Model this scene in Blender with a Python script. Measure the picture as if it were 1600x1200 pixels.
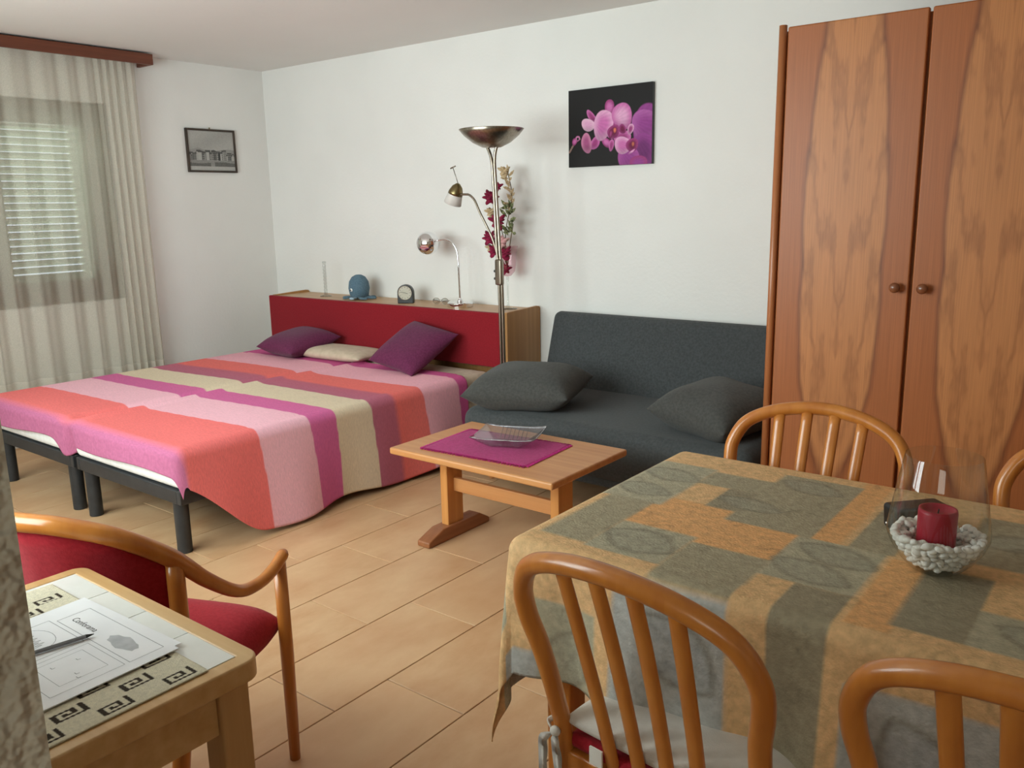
import bpy, bmesh, math, random
import numpy as np
from mathutils import Vector, Matrix, Euler

random.seed(7)
rng = np.random.default_rng(11)
PI = math.pi
for o in list(bpy.data.objects):
    bpy.data.objects.remove(o)
scene = bpy.context.scene
COL = scene.collection

# ------------------------------------------------------------------ camera
YAW, PITCH, ROLL, FPX = math.radians(-38.0784), math.radians(11.90456), math.radians(-1.11326), 1327.76
CAM_H = 1.41
fwd = Vector((math.sin(YAW)*math.cos(PITCH), math.cos(YAW)*math.cos(PITCH), -math.sin(PITCH)))
rgt0 = Vector((math.cos(YAW), -math.sin(YAW), 0))
up0 = rgt0.cross(fwd)
rgt = rgt0*math.cos(ROLL) + up0*math.sin(ROLL)
upv = -rgt0*math.sin(ROLL) + up0*math.cos(ROLL)
cam_data = bpy.data.cameras.new('camera')
cam_data.sensor_fit = 'HORIZONTAL'
cam_data.sensor_width = 36.0
cam_data.lens = 36.0*FPX/1600.0
cam_data.clip_start = 0.02
cam = bpy.data.objects.new('camera', cam_data)
m = Matrix((rgt, upv, -fwd)).transposed().to_4x4()
m.translation = Vector((0, 0, CAM_H))
cam.matrix_world = m
COL.objects.link(cam)
scene.camera = cam

# ------------------------------------------------------------------ world and light
world = bpy.data.worlds.new('world')
scene.world = world
world.use_nodes = True
world.node_tree.nodes['Background'].inputs[0].default_value = (0.80, 0.90, 1.0, 1)
world.node_tree.nodes['Background'].inputs[1].default_value = 1.0

def area(name, loc, rot, sx, sy, power, color):
    d = bpy.data.lights.new(name, 'AREA')
    d.shape = 'RECTANGLE'
    d.size, d.size_y, d.energy, d.color = sx, sy, power, color
    o = bpy.data.objects.new(name, d)
    o.location, o.rotation_euler = loc, rot
    COL.objects.link(o)
    return o
# daylight outside the balcony window (wall at the near side of the bed), and the shuttered window, plus an added camera-side fill light
area('daylight_balcony', (-3.15, -0.25, 1.80), (PI/2, 0, PI), 3.1, 2.0, 185, (0.905, 0.985, 0.985)).rotation_euler = (math.radians(97), 0, 0)
area('daylight_shutter', (-6.25, 2.2, 1.6), (0, -PI/2, 0), 1.6, 1.8, 30, (0.88, 1.0, 0.86))
area('fill_camera_side', (0.3, -1.95, 1.6), (PI/2, 0, 0), 1.2, 1.0, 9, (1.0, 0.90, 0.70))  # weak fill added behind the camera, no known source there

vs = scene.view_settings
vs.view_transform = 'Standard'
vs.look = 'None'
vs.gamma = 1.0
vs.use_curve_mapping = False
vs.exposure = 0.38

# ------------------------------------------------------------------ helpers
def lin(c):
    c = c/255.0
    return c/12.92 if c <= 0.04045 else ((c+0.055)/1.055)**2.4
def S(r, g, b, k=1.0):
    return (min(1, lin(r)*k), min(1, lin(g)*k), min(1, lin(b)*k), 1.0)

def tag(o, label=None, cat=None, group=None, kind=None):
    if label: o['label'] = label
    if cat: o['category'] = cat
    if group: o['group'] = group
    if kind: o['kind'] = kind
    return o

def empty(name, loc=(0, 0, 0), rz=0.0):
    o = bpy.data.objects.new(name, None)
    o.location = loc
    o.rotation_euler = (0, 0, rz)
    o.empty_display_size = 0.1
    COL.objects.link(o)
    return o

def link_mesh(name, me, mat=None, parent=None):
    o = bpy.data.objects.new(name, me)
    COL.objects.link(o)
    if mat is not None and len(me.materials) == 0:
        me.materials.append(mat)
    if parent is not None:
        o.parent = parent
    return o

class MB:
    def __init__(self):
        self.v, self.f = [], []
    def add(self, vs, fs):
        n = len(self.v)
        self.v += [tuple(p) for p in vs]
        self.f += [tuple(i+n for i in f) for f in fs]
        return self
    def box(self, x0, x1, y0, y1, z0, z1, M=None):
        vs = [Vector(p) for p in ((x0,y0,z0),(x1,y0,z0),(x1,y1,z0),(x0,y1,z0),(x0,y0,z1),(x1,y0,z1),(x1,y1,z1),(x0,y1,z1))]
        if M is not None: vs = [M @ p for p in vs]
        return self.add(vs, [(3,2,1,0),(4,5,6,7),(0,1,5,4),(1,2,6,5),(2,3,7,6),(3,0,4,7)])
    def tube(self, path, r, n=12, cap=True, flat=1.0):
        """r scalar or list; parallel transported rings"""
        P = [Vector(p) for p in path]
        R = r if hasattr(r, '__len__') else [r]*len(P)
        T = []
        for i in range(len(P)):
            a = P[max(0, i-1)]; b = P[min(len(P)-1, i+1)]
            T.append((b-a).normalized())
        ref = Vector((0, 0, 1)) if abs(T[0].z) < 0.9 else Vector((1, 0, 0))
        nrm = (ref - T[0]*ref.dot(T[0])).normalized()
        vs, fs = [], []
        for i, p in enumerate(P):
            nrm = (nrm - T[i]*nrm.dot(T[i])).normalized()
            bi = T[i].cross(nrm)
            for k in range(n):
                a = 2*PI*k/n
                vs.append(p + nrm*(R[i]*math.cos(a)) + bi*(R[i]*flat*math.sin(a)))
        for i in range(len(P)-1):
            for k in range(n):
                fs.append((i*n+k, i*n+(k+1) % n, (i+1)*n+(k+1) % n, (i+1)*n+k))
        if cap:
            fs.append(tuple(range(n-1, -1, -1)))
            fs.append(tuple((len(P)-1)*n+k for k in range(n)))
        return self.add(vs, fs)
    def lathe(self, prof, n=32, c=(0, 0, 0), M=None, cap=True):
        vs, fs = [], []
        for r, z in prof:
            for k in range(n):
                a = 2*PI*k/n
                p = Vector((r*math.cos(a), r*math.sin(a), z))
                if M is not None: p = M @ p
                vs.append(p + Vector(c))
        for i in range(len(prof)-1):
            for k in range(n):
                fs.append((i*n+k, i*n+(k+1) % n, (i+1)*n+(k+1) % n, (i+1)*n+k))
        if cap and prof[0][0] > 1e-5: fs.append(tuple(range(n-1, -1, -1)))
        if cap and prof[-1][0] > 1e-5: fs.append(tuple((len(prof)-1)*n+k for k in range(n)))
        return self.add(vs, fs)
    def ball(self, c, rx, ry=None, rz=None, n=16, m=10, M=None):
        ry = ry or rx; rz = rz or rx
        prof = [(math.sin(PI*i/m), -math.cos(PI*i/m)) for i in range(m+1)]
        S3 = Matrix.Diagonal((rx, ry, rz))
        S3 = (M.to_3x3() @ S3) if M is not None else S3
        return self.lathe([(max(r, 1e-4), z) for r, z in prof], n, c, S3)
    def prism(self, pts, a0, a1, axis='y'):
        """extrude 2-D outline (pairs) along axis"""
        def P(p, a):
            if axis == 'y': return (p[0], a, p[1])
            if axis == 'x': return (a, p[0], p[1])
            return (p[0], p[1], a)
        n = len(pts)
        vs = [P(p, a0) for p in pts] + [P(p, a1) for p in pts]
        fs = [tuple(range(n)), tuple(range(2*n-1, n-1, -1))]
        fs += [(i, i+n, (i+1) % n+n, (i+1) % n) for i in range(n)]
        return self.add(vs, fs)
    def mesh(self, name, smooth=False):
        me = bpy.data.meshes.new(name)
        me.from_pydata(self.v, [], self.f)
        bm = bmesh.new(); bm.from_mesh(me)
        bmesh.ops.recalc_face_normals(bm, faces=bm.faces)
        bm.to_mesh(me); bm.free()
        if smooth: me.polygons.foreach_set('use_smooth', [True]*len(me.polygons))
        me.update()
        return me
    def build(self, name, mat, parent=None, smooth=False, bevel=0.0, seg=2):
        o = link_mesh(name, self.mesh(name, smooth or bevel > 0), mat, parent)
        if bevel > 0:
            b = o.modifiers.new('bevel', 'BEVEL'); b.width = bevel; b.segments = seg; b.limit_method = 'ANGLE'
            b.angle_limit = math.radians(35)
            wn = o.modifiers.new('wn', 'WEIGHTED_NORMAL'); wn.keep_sharp = True
        return o

def spline(pts, n=8):
    """Catmull-Rom through points"""
    P = [Vector(p) for p in pts]
    P = [P[0]*2-P[1]] + P + [P[-1]*2-P[-2]]
    out = []
    for i in range(1, len(P)-2):
        a, b, c, d = P[i-1], P[i], P[i+1], P[i+2]
        for k in range(n):
            t = k/n
            out.append(0.5*((2*b)+(c-a)*t+(2*a-5*b+4*c-d)*t*t+(3*b-a-3*c+d)*t**3))
    out.append(P[-2])
    return out

def grid_mesh(name, X, Y, Z, col=None, wrap=False):
    """X,Y,Z arrays (ny,nx) -> mesh"""
    ny, nx = X.shape
    V = np.stack([X, Y, Z], -1).reshape(-1, 3)
    i = np.arange(ny-1)[:, None]*nx + np.arange(nx-1)[None, :]
    F = np.stack([i, i+1, i+nx+1, i+nx], -1).reshape(-1, 4)
    me = bpy.data.meshes.new(name)
    me.vertices.add(len(V)); me.vertices.foreach_set('co', V.astype(np.float32).ravel())
    me.loops.add(F.size); me.loops.foreach_set('vertex_index', F.astype(np.int32).ravel())
    me.polygons.add(len(F))
    me.polygons.foreach_set('loop_start', np.arange(0, F.size, 4, dtype=np.int32))
    me.polygons.foreach_set('loop_total', np.full(len(F), 4, dtype=np.int32))
    me.polygons.foreach_set('use_smooth', np.ones(len(F), dtype=bool))
    me.update(calc_edges=True)
    if col is not None:
        ca = me.color_attributes.new('Col', 'FLOAT_COLOR', 'POINT')
        c = np.concatenate([col.reshape(-1, 3), np.ones((len(V), 1))], 1).astype(np.float32)
        ca.data.foreach_set('color', c.ravel())
    me.validate()
    return me

def copy_tree(o, parent=None):
    c = o.copy()
    COL.objects.link(c)
    c.parent = parent
    for ch in list(o.children):
        copy_tree(ch, c)
    return c

# ------------------------------------------------------------------ materials
def new_mat(name):
    mt = bpy.data.materials.new(name)
    mt.use_nodes = True
    nt = mt.node_tree
    return mt, nt, nt.nodes['Principled BSDF']
def N(nt, t, **kw):
    n = nt.nodes.new(t)
    for k, v in kw.items(): setattr(n, k, v)
    return n
def setin(n, **kw):
    for k, v in kw.items(): n.inputs[k.replace('_', ' ')].default_value = v
    return n

def noise_mat(name, c1, c2, scale=8.0, bdist=0.004, rough=0.6, stretch=(1, 1, 1), bump=0.0, bscale=200.0, metal=0.0, coat=0.0, detail=4.0, lo=0.35, hi=0.65, spec=0.5, sheen=0.0):
    mt, nt, b = new_mat(name)
    tc = N(nt, 'ShaderNodeTexCoord'); mp = N(nt, 'ShaderNodeMapping')
    mp.inputs['Scale'].default_value = stretch
    nt.links.new(tc.outputs['Object'], mp.inputs['Vector'])
    nz = N(nt, 'ShaderNodeTexNoise'); setin(nz, Scale=scale, Detail=detail)
    nt.links.new(mp.outputs[0], nz.inputs['Vector'])
    cr = N(nt, 'ShaderNodeValToRGB')
    cr.color_ramp.elements[0].position, cr.color_ramp.elements[1].position = lo, hi
    cr.color_ramp.elements[0].color, cr.color_ramp.elements[1].color = c1, c2
    nt.links.new(nz.outputs['Fac'], cr.inputs[0])
    nt.links.new(cr.outputs[0], b.inputs['Base Color'])
    setin(b, Roughness=rough, Metallic=metal)
    b.inputs['Specular IOR Level'].default_value = spec
    b.inputs['Coat Weight'].default_value = coat
    b.inputs['Coat Roughness'].default_value = 0.15
    b.inputs['Sheen Weight'].default_value = sheen
    if bump > 0:
        n2 = N(nt, 'ShaderNodeTexNoise'); setin(n2, Scale=bscale, Detail=2.0)
        nt.links.new(tc.outputs['Object'], n2.inputs['Vector'])
        bp = N(nt, 'ShaderNodeBump'); setin(bp, Strength=bump, Distance=bdist)
        nt.links.new(n2.outputs['Fac'], bp.inputs['Height'])
        nt.links.new(bp.outputs[0], b.inputs['Normal'])
    return mt

def wood_mat(name, dark, light, axis='x', rough=0.38, coat=0.25, fine=40.0):
    st = {'x': (1.2, fine, fine), 'y': (fine, 1.2, fine), 'z': (fine, fine, 1.2)}[axis]
    return noise_mat(name, dark, light, scale=1.0, rough=rough, stretch=st, coat=coat, detail=5.0, lo=0.3, hi=0.72)

def fabric_mat(name, c1, c2, scale=60.0, bump=0.35, bscale=500.0, rough=0.92):
    return noise_mat(name, c1, c2, scale=scale, rough=rough, bump=bump, bscale=bscale, spec=0.15, sheen=0.1)

def glass_mat(name, tint=(1, 1, 1, 1), refl=0.9, rough=0.02, base=0.05):
    mt, nt, b = new_mat(name)
    out = nt.nodes['Material Output']; nt.nodes.remove(b)
    tr = N(nt, 'ShaderNodeBsdfTransparent'); tr.inputs[0].default_value = tint
    gl = N(nt, 'ShaderNodeBsdfGlossy'); gl.inputs['Roughness'].default_value = rough
    fr = N(nt, 'ShaderNodeLayerWeight'); fr.inputs['Blend'].default_value = 0.5
    pw_ = N(nt, 'ShaderNodeMath', operation='POWER'); pw_.inputs[1].default_value = 4.0
    nt.links.new(fr.outputs['Facing'], pw_.inputs[0])
    ma = N(nt, 'ShaderNodeMath', operation='MULTIPLY_ADD'); ma.inputs[1].default_value = refl*0.75; ma.inputs[2].default_value = 0.035+base*0.1
    mx = N(nt, 'ShaderNodeMixShader')
    nt.links.new(pw_.outputs[0], ma.inputs[0]); nt.links.new(ma.outputs[0], mx.inputs[0])
    nt.links.new(tr.outputs[0], mx.inputs[1]); nt.links.new(gl.outputs[0], mx.inputs[2])
    nt.links.new(mx.outputs[0], out.inputs[0])
    return mt

def paint_mat(name, rough=0.85, bump=0.25, bscale=400.0, spec=0.2, var=0.06, vscale=70.0, stretch=(1, 1, 1)):
    """colour comes from the printed/woven pattern stored on the mesh"""
    mt, nt, b = new_mat(name)
    at = N(nt, 'ShaderNodeAttribute', attribute_name='Col')
    tc = N(nt, 'ShaderNodeTexCoord')
    mp = N(nt, 'ShaderNodeMapping'); mp.inputs['Scale'].default_value = stretch
    nt.links.new(tc.outputs['Object'], mp.inputs['Vector'])
    nz = N(nt, 'ShaderNodeTexNoise'); setin(nz, Scale=vscale, Detail=4.0)
    nt.links.new(mp.outputs[0], nz.inputs['Vector'])
    mr = N(nt, 'ShaderNodeMapRange'); setin(mr, From_Min=0.3, From_Max=0.7, To_Min=1-var*2, To_Max=1+var*2)
    nt.links.new(nz.outputs['Fac'], mr.inputs[0])
    mul = N(nt, 'ShaderNodeVectorMath', operation='SCALE')
    nt.links.new(at.outputs['Color'], mul.inputs[0]); nt.links.new(mr.outputs[0], mul.inputs['Scale'])
    nt.links.new(mul.outputs[0], b.inputs['Base Color'])
    setin(b, Roughness=rough); b.inputs['Specular IOR Level'].default_value = spec
    if bump > 0:
        n2 = N(nt, 'ShaderNodeTexNoise'); setin(n2, Scale=bscale, Detail=2.0)
        nt.links.new(tc.outputs['Object'], n2.inputs['Vector'])
        bp = N(nt, 'ShaderNodeBump'); setin(bp, Strength=bump, Distance=0.004)
        nt.links.new(n2.outputs['Fac'], bp.inputs['Height']); nt.links.new(bp.outputs[0], b.inputs['Normal'])
    return mt

def tile_mat(name):
    mt, nt, b = new_mat(name)
    oi = N(nt, 'ShaderNodeObjectInfo'); tc = N(nt, 'ShaderNodeTexCoord')
    ad = N(nt, 'ShaderNodeVectorMath', operation='ADD')
    sc = N(nt, 'ShaderNodeVectorMath', operation='SCALE'); sc.inputs['Scale'].default_value = 1.7
    nt.links.new(oi.outputs['Location'], sc.inputs[0])
    nt.links.new(tc.outputs['Object'], ad.inputs[0]); nt.links.new(sc.outputs[0], ad.inputs[1])
    mp = N(nt, 'ShaderNodeMapping'); mp.inputs['Scale'].default_value = (1.6, 0.8, 1)
    nt.links.new(ad.outputs[0], mp.inputs['Vector'])
    nz = N(nt, 'ShaderNodeTexNoise'); setin(nz, Scale=4.0, Detail=6.0, Roughness=0.6)
    nt.links.new(mp.outputs[0], nz.inputs['Vector'])
    cr = N(nt, 'ShaderNodeValToRGB')
    cr.color_ramp.elements[0].position, cr.color_ramp.elements[1].position = 0.3, 0.72
    cr.color_ramp.elements[0].color, cr.color_ramp.elements[1].color = S(194, 146, 104), S(222, 188, 146)
    nt.links.new(nz.outputs['Fac'], cr.inputs[0])
    mr = N(nt, 'ShaderNodeMapRange'); setin(mr, To_Min=0.0, To_Max=0.55)
    nt.links.new(oi.outputs['Random'], mr.inputs[0])
    mx = N(nt, 'ShaderNodeMix', data_type='RGBA'); 
    nt.links.new(mr.outputs[0], mx.inputs[0]); nt.links.new(cr.outputs[0], mx.inputs[6]); mx.inputs[7].default_value = S(212, 170, 130)
    nt.links.new(mx.outputs[2], b.inputs['Base Color'])
    setin(b, Roughness=0.42)
    return mt

def veneer_mat(name, half_w, zc, hz):
    """book-matched flame veneer: elongated rings mirrored about the door's centre line (object x = 0)"""
    mt, nt, b = new_mat(name)
    tc = N(nt, 'ShaderNodeTexCoord'); sx = N(nt, 'ShaderNodeSeparateXYZ')
    nt.links.new(tc.outputs['Object'], sx.inputs[0])
    def M(op, a, bb=None, c=None):
        n = N(nt, 'ShaderNodeMath', operation=op)
        for i, v in enumerate((a, bb, c)):
            if v is None: continue
            if isinstance(v, (int, float)): n.inputs[i].default_value = v
            else: nt.links.new(v, n.inputs[i])
        return n.outputs[0]
    ax = M('ABSOLUTE', sx.outputs[0])
    cmb = N(nt, 'ShaderNodeCombineXYZ'); nt.links.new(ax, cmb.inputs[0]); nt.links.new(sx.outputs[2], cmb.inputs[2])
    def noise(scale, st, detail=3.0):
        mp = N(nt, 'ShaderNodeMapping'); mp.inputs['Scale'].default_value = st
        nt.links.new(cmb.outputs[0], mp.inputs['Vector'])
        nz = N(nt, 'ShaderNodeTexNoise'); setin(nz, Scale=scale, Detail=detail)
        nt.links.new(mp.outputs[0], nz.inputs['Vector'])
        return nz.outputs['Fac']
    n1 = noise(1.0, (9, 1, 2.2)); n2 = noise(1.0, (16, 1, 4.0)); n3 = noise(1.0, (260, 1, 3.0), 5.0)
    zz = M('DIVIDE', M('SUBTRACT', sx.outputs[2], zc), hz)
    xx = M('DIVIDE', ax, half_w)
    r = M('SQRT', M('ADD', M('MULTIPLY', xx, xx), M('MULTIPLY', zz, zz)))
    r2 = M('ADD', r, M('MULTIPLY', M('SUBTRACT', n1, 0.5), 0.30))
    # chevron flames inside
    ch = M('ADD', M('MULTIPLY', sx.outputs[2], 3.4), M('ADD', M('MULTIPLY', ax, -16.0), M('MULTIPLY', n2, 4.5)))
    w = M('SINE', M('MULTIPLY', ch, 3.6))
    w = M('POWER', M('MULTIPLY_ADD', w, 0.5, 0.5), 3.0)
    inside = N(nt, 'ShaderNodeMapRange', interpolation_type='SMOOTHSTEP'); setin(inside, From_Min=0.97, From_Max=1.03, To_Min=1.0, To_Max=0.0)
    nt.links.new(r2, inside.inputs[0])
    edge = M('SUBTRACT', 1.0, M('MINIMUM', 1.0, M('MULTIPLY', M('ABSOLUTE', M('SUBTRACT', r2, 1.0)), 14.0)))
    cA = N(nt, 'ShaderNodeMix', data_type='RGBA'); cA.inputs[6].default_value = S(168, 98, 54); cA.inputs[7].default_value = S(192, 126, 76)
    nt.links.new(inside.outputs[0], cA.inputs[0])
    cB = N(nt, 'ShaderNodeMix', data_type='RGBA'); cB.inputs[7].default_value = S(116, 62, 34)
    nt.links.new(cA.outputs[2], cB.inputs[6])
    fac = M('MULTIPLY', M('MULTIPLY', w, inside.outputs[0]), 0.36)
    fac = M('MINIMUM', M('ADD', fac, M('MULTIPLY', edge, 0.7)), 1.0)
    nt.links.new(fac, cB.inputs[0])
    cC = N(nt, 'ShaderNodeMix', data_type='RGBA', blend_type='MULTIPLY')
    g = N(nt, 'ShaderNodeMapRange'); setin(g, From_Min=0.3, From_Max=0.7, To_Min=0.84, To_Max=1.08)
    nt.links.new(n3, g.inputs[0])
    sc = N(nt, 'ShaderNodeVectorMath', operation='SCALE')
    nt.links.new(cB.outputs[2], sc.inputs[0]); nt.links.new(g.outputs[0], sc.inputs['Scale'])
    nt.links.new(sc.outputs[0], b.inputs['Base Color'])
    setin(b, Roughness=0.42); b.inputs['Coat Weight'].default_value = 0.04; b.inputs['Coat Roughness'].default_value = 0.3; b.inputs['Specular IOR Level'].default_value = 0.35
    return mt

def sheer_mat(name, col, see):
    mt, nt, b = new_mat(name)
    out = nt.nodes['Material Output']; nt.nodes.remove(b)
    di = N(nt, 'ShaderNodeBsdfDiffuse'); di.inputs[0].default_value = col
    tl = N(nt, 'ShaderNodeBsdfTranslucent'); tl.inputs[0].default_value = col
    m1 = N(nt, 'ShaderNodeMixShader'); m1.inputs[0].default_value = 0.45
    nt.links.new(di.outputs[0], m1.inputs[1]); nt.links.new(tl.outputs[0], m1.inputs[2])
    tr = N(nt, 'ShaderNodeBsdfTransparent')
    tc = N(nt, 'ShaderNodeTexCoord'); nz = N(nt, 'ShaderNodeTexNoise'); setin(nz, Scale=220.0, Detail=1.0)
    nt.links.new(tc.outputs['Object'], nz.inputs['Vector'])
    mr = N(nt, 'ShaderNodeMapRange'); setin(mr, From_Min=0.3, From_Max=0.7, To_Min=see-0.06, To_Max=see+0.06)
    nt.links.new(nz.outputs['Fac'], mr.inputs[0])
    m2 = N(nt, 'ShaderNodeMixShader')
    nt.links.new(mr.outputs[0], m2.inputs[0]); nt.links.new(m1.outputs[0], m2.inputs[1]); nt.links.new(tr.outputs[0], m2.inputs[2])
    nt.links.new(m2.outputs[0], out.inputs[0])
    return mt

W_WALL = noise_mat('plaster_white', (0.79, 0.78, 0.75, 1), (0.83, 0.82, 0.79, 1), scale=1.5, rough=0.9, bump=0.25, bscale=55.0, spec=0.2)
W_CEIL = noise_mat('ceiling_paint', (0.77, 0.755, 0.725, 1), (0.80, 0.785, 0.755, 1), scale=1.2, rough=0.92, bump=0.15, bscale=60.0, spec=0.2)
W_ROUGH = noise_mat('rough_plaster', (0.60, 0.56, 0.47, 1), (0.70, 0.66, 0.56, 1), scale=14.0, rough=0.95, bump=1.0, bscale=45.0, spec=0.1, bdist=0.02)
W_GROUT = noise_mat('grout', S(100, 78, 56), S(116, 92, 68), scale=30, rough=0.9)
W_TILE = tile_mat('floor_tile')
W_HONEY = wood_mat('honey_beech', S(184, 108, 42), S(208, 134, 58), 'z', rough=0.3, coat=0.35, fine=28)
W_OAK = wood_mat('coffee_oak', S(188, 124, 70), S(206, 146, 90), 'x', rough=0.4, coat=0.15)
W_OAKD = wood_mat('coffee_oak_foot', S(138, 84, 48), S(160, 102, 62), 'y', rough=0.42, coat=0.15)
W_OAKV = wood_mat('coffee_oak_post', S(196, 130, 66), S(216, 152, 84), 'z', rough=0.4, coat=0.15)
W_BEECH = wood_mat('desk_beech', S(204, 160, 104), S(222, 184, 130), 'x', rough=0.4, coat=0.15)
W_BEECHV = wood_mat('desk_beech_leg', S(196, 152, 100), S(214, 174, 122), 'z', rough=0.4, coat=0.1)
W_SHELF = wood_mat('shelf_beech', S(182, 140, 98), S(204, 164, 122), 'x', rough=0.45, coat=0.1)
W_SHELFS = wood_mat('shelf_side', S(160, 112, 62), S(182, 134, 80), 'z', rough=0.5, coat=0.1)
W_WARD = wood_mat('wardrobe_frame', S(160, 94, 52), S(186, 116, 70), 'z', rough=0.38, coat=0.15)
W_VAL = wood_mat('valance_wood', S(92, 46, 28), S(116, 62, 40), 'y', rough=0.45, coat=0.1)
W_WINF = wood_mat('window_wood', S(84, 72, 62), S(104, 92, 80), 'z', rough=0.5, coat=0.0)
M_SHUT = noise_mat('shutter_paint', S(150, 156, 140), S(166, 172, 156), scale=6, rough=0.6)
M_BLACK = noise_mat('bed_steel', S(40, 43, 46), S(50, 53, 56), scale=20, rough=0.45, spec=0.5)
M_CHROME = noise_mat('chrome', (0.80, 0.80, 0.82, 1), (0.86, 0.86, 0.87, 1), scale=4, rough=0.07, metal=1.0)
M_NICKEL = noise_mat('brushed_nickel', S(138, 128, 114), S(160, 150, 136), scale=1, stretch=(90, 90, 4), rough=0.28, metal=1.0)
M_BRASS = noise_mat('old_brass', S(124, 112, 78), S(146, 132, 94), scale=12, rough=0.3, metal=1.0)
M_FROST = noise_mat('frosted_glass', S(206, 202, 196), S(222, 218, 212), scale=20, rough=0.35)
M_RED = fabric_mat('red_upholstery', S(158, 32, 44), S(172, 40, 52), scale=120, bump=0.3)
M_REDH = fabric_mat('red_headboard_cloth', S(132, 24, 34), S(142, 30, 40), scale=120, bump=0.3)
M_SOFA = fabric_mat('sofa_grey', S(66, 69, 70), S(77, 80, 81), scale=90, bump=0.4)
M_SOFAC = fabric_mat('cushion_grey', S(70, 70, 68), S(81, 81, 78), scale=90, bump=0.5)
M_PURPLE = fabric_mat('cushion_purple', S(96, 38, 70), S(108, 46, 80), scale=90, bump=0.4)
M_MAG = fabric_mat('runner_magenta', S(168, 40, 106), S(182, 50, 118), scale=80, bump=0.7, bscale=300)
M_BEIGE = fabric_mat('beige_blanket', S(196, 178, 154), S(208, 190, 168), scale=30, bump=0.4)
M_SHEET = fabric_mat('white_sheet', S(232, 232, 228), S(242, 242, 240), scale=30, bump=0.2)
M_GREYSEAT = fabric_mat('pale_seat_cushion', S(205, 200, 192), S(216, 212, 205), scale=20, bump=0.25)
M_COVER = paint_mat('striped_cotton', rough=0.92, bump=0.35, bscale=420, var=0.05, vscale=1.0, stretch=(60, 300, 60))
M_CLOTH = paint_mat('patchwork_jacquard', rough=0.72, bump=0.4, bscale=200, spec=0.3, var=0.08, vscale=60)
M_PRINT = paint_mat('canvas_print', rough=0.55, bump=0.0, var=0.02)
M_MAT = paint_mat('woven_mat', rough=0.9, bump=0.5, bscale=700, var=0.05, vscale=200)
M_SHEER = sheer_mat('sheer_curtain', (0.74, 0.70, 0.60, 1), 0.40)
M_HEM = sheer_mat('curtain_hem_cloth', (0.76, 0.72, 0.63, 1), 0.22)
M_GLASS = glass_mat('clear_glass', (0.93, 0.95, 0.94, 1), 1.1, 0.02, base=0.3)
M_PANE = glass_mat('window_pane', (0.97, 0.99, 0.98, 1), 0.8, 0.01)
M_TRAY = glass_mat('tray_glass', (0.80, 0.79, 0.82, 1), 0.9, 0.12, base=1.4)
M_PINKGLASS = glass_mat('pink_vase_glass', (0.90, 0.74, 0.78, 1), 0.9, 0.05, base=0.6)
M_WHITE = noise_mat('white_ceramic', S(232, 233, 228), S(242, 243, 239), scale=10, rough=0.18)
M_PAPER = noise_mat('paper', S(238, 239, 243), S(246, 247, 250), scale=10, rough=0.75)
M_INK = noise_mat('ink_grey', S(120, 122, 126), S(140, 142, 146), scale=30, rough=0.8)
M_INKB = noise_mat('ink_black', S(30, 30, 32), S(44, 44, 46), scale=30, rough=0.8)
M_PLASTIC = noise_mat('black_plastic', S(22, 23, 24), S(32, 33, 34), scale=30, rough=0.35)
M_DIAL = noise_mat('clock_dial', S(196, 193, 178), S(206, 203, 190), scale=20, rough=0.85, spec=0.1)
M_CANDLE = noise_mat('red_wax', S(160, 24, 48), S(172, 32, 56), scale=8, rough=0.42)
M_PEB = noise_mat('white_pebble', S(226, 221, 214), S(246, 243, 238), scale=40, rough=0.6)
M_BLUE = fabric_mat('blue_knit', S(86, 112, 128), S(100, 126, 142), scale=120, bump=0.8, bscale=260)
M_BLUEL = fabric_mat('pale_blue_knit', S(158, 182, 200), S(172, 196, 212), scale=120, bump=0.6, bscale=260)
M_BURG = fabric_mat('burgundy_petal', S(118, 24, 52), S(146, 36, 70), scale=40, bump=0.1)
M_PINKP = fabric_mat('pink_petal', S(206, 150, 152), S(222, 176, 172), scale=40, bump=0.1)
M_GREEN = fabric_mat('dry_leaf_green', S(108, 116, 76), S(140, 142, 100), scale=40, bump=0.1)
M_BUFF = fabric_mat('buff_petal', S(186, 160, 122), S(206, 184, 150), scale=40, bump=0.1)
M_STEM = fabric_mat('stem_brown', S(92, 74, 50), S(110, 92, 62), scale=40, bump=0.1)
M_KNOB = wood_mat('knob_wood', S(112, 62, 36), S(136, 80, 48), 'y', rough=0.3, coat=0.3)
V_DOOR = veneer_mat('flame_veneer', 0.150, 1.26, 0.93)

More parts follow.
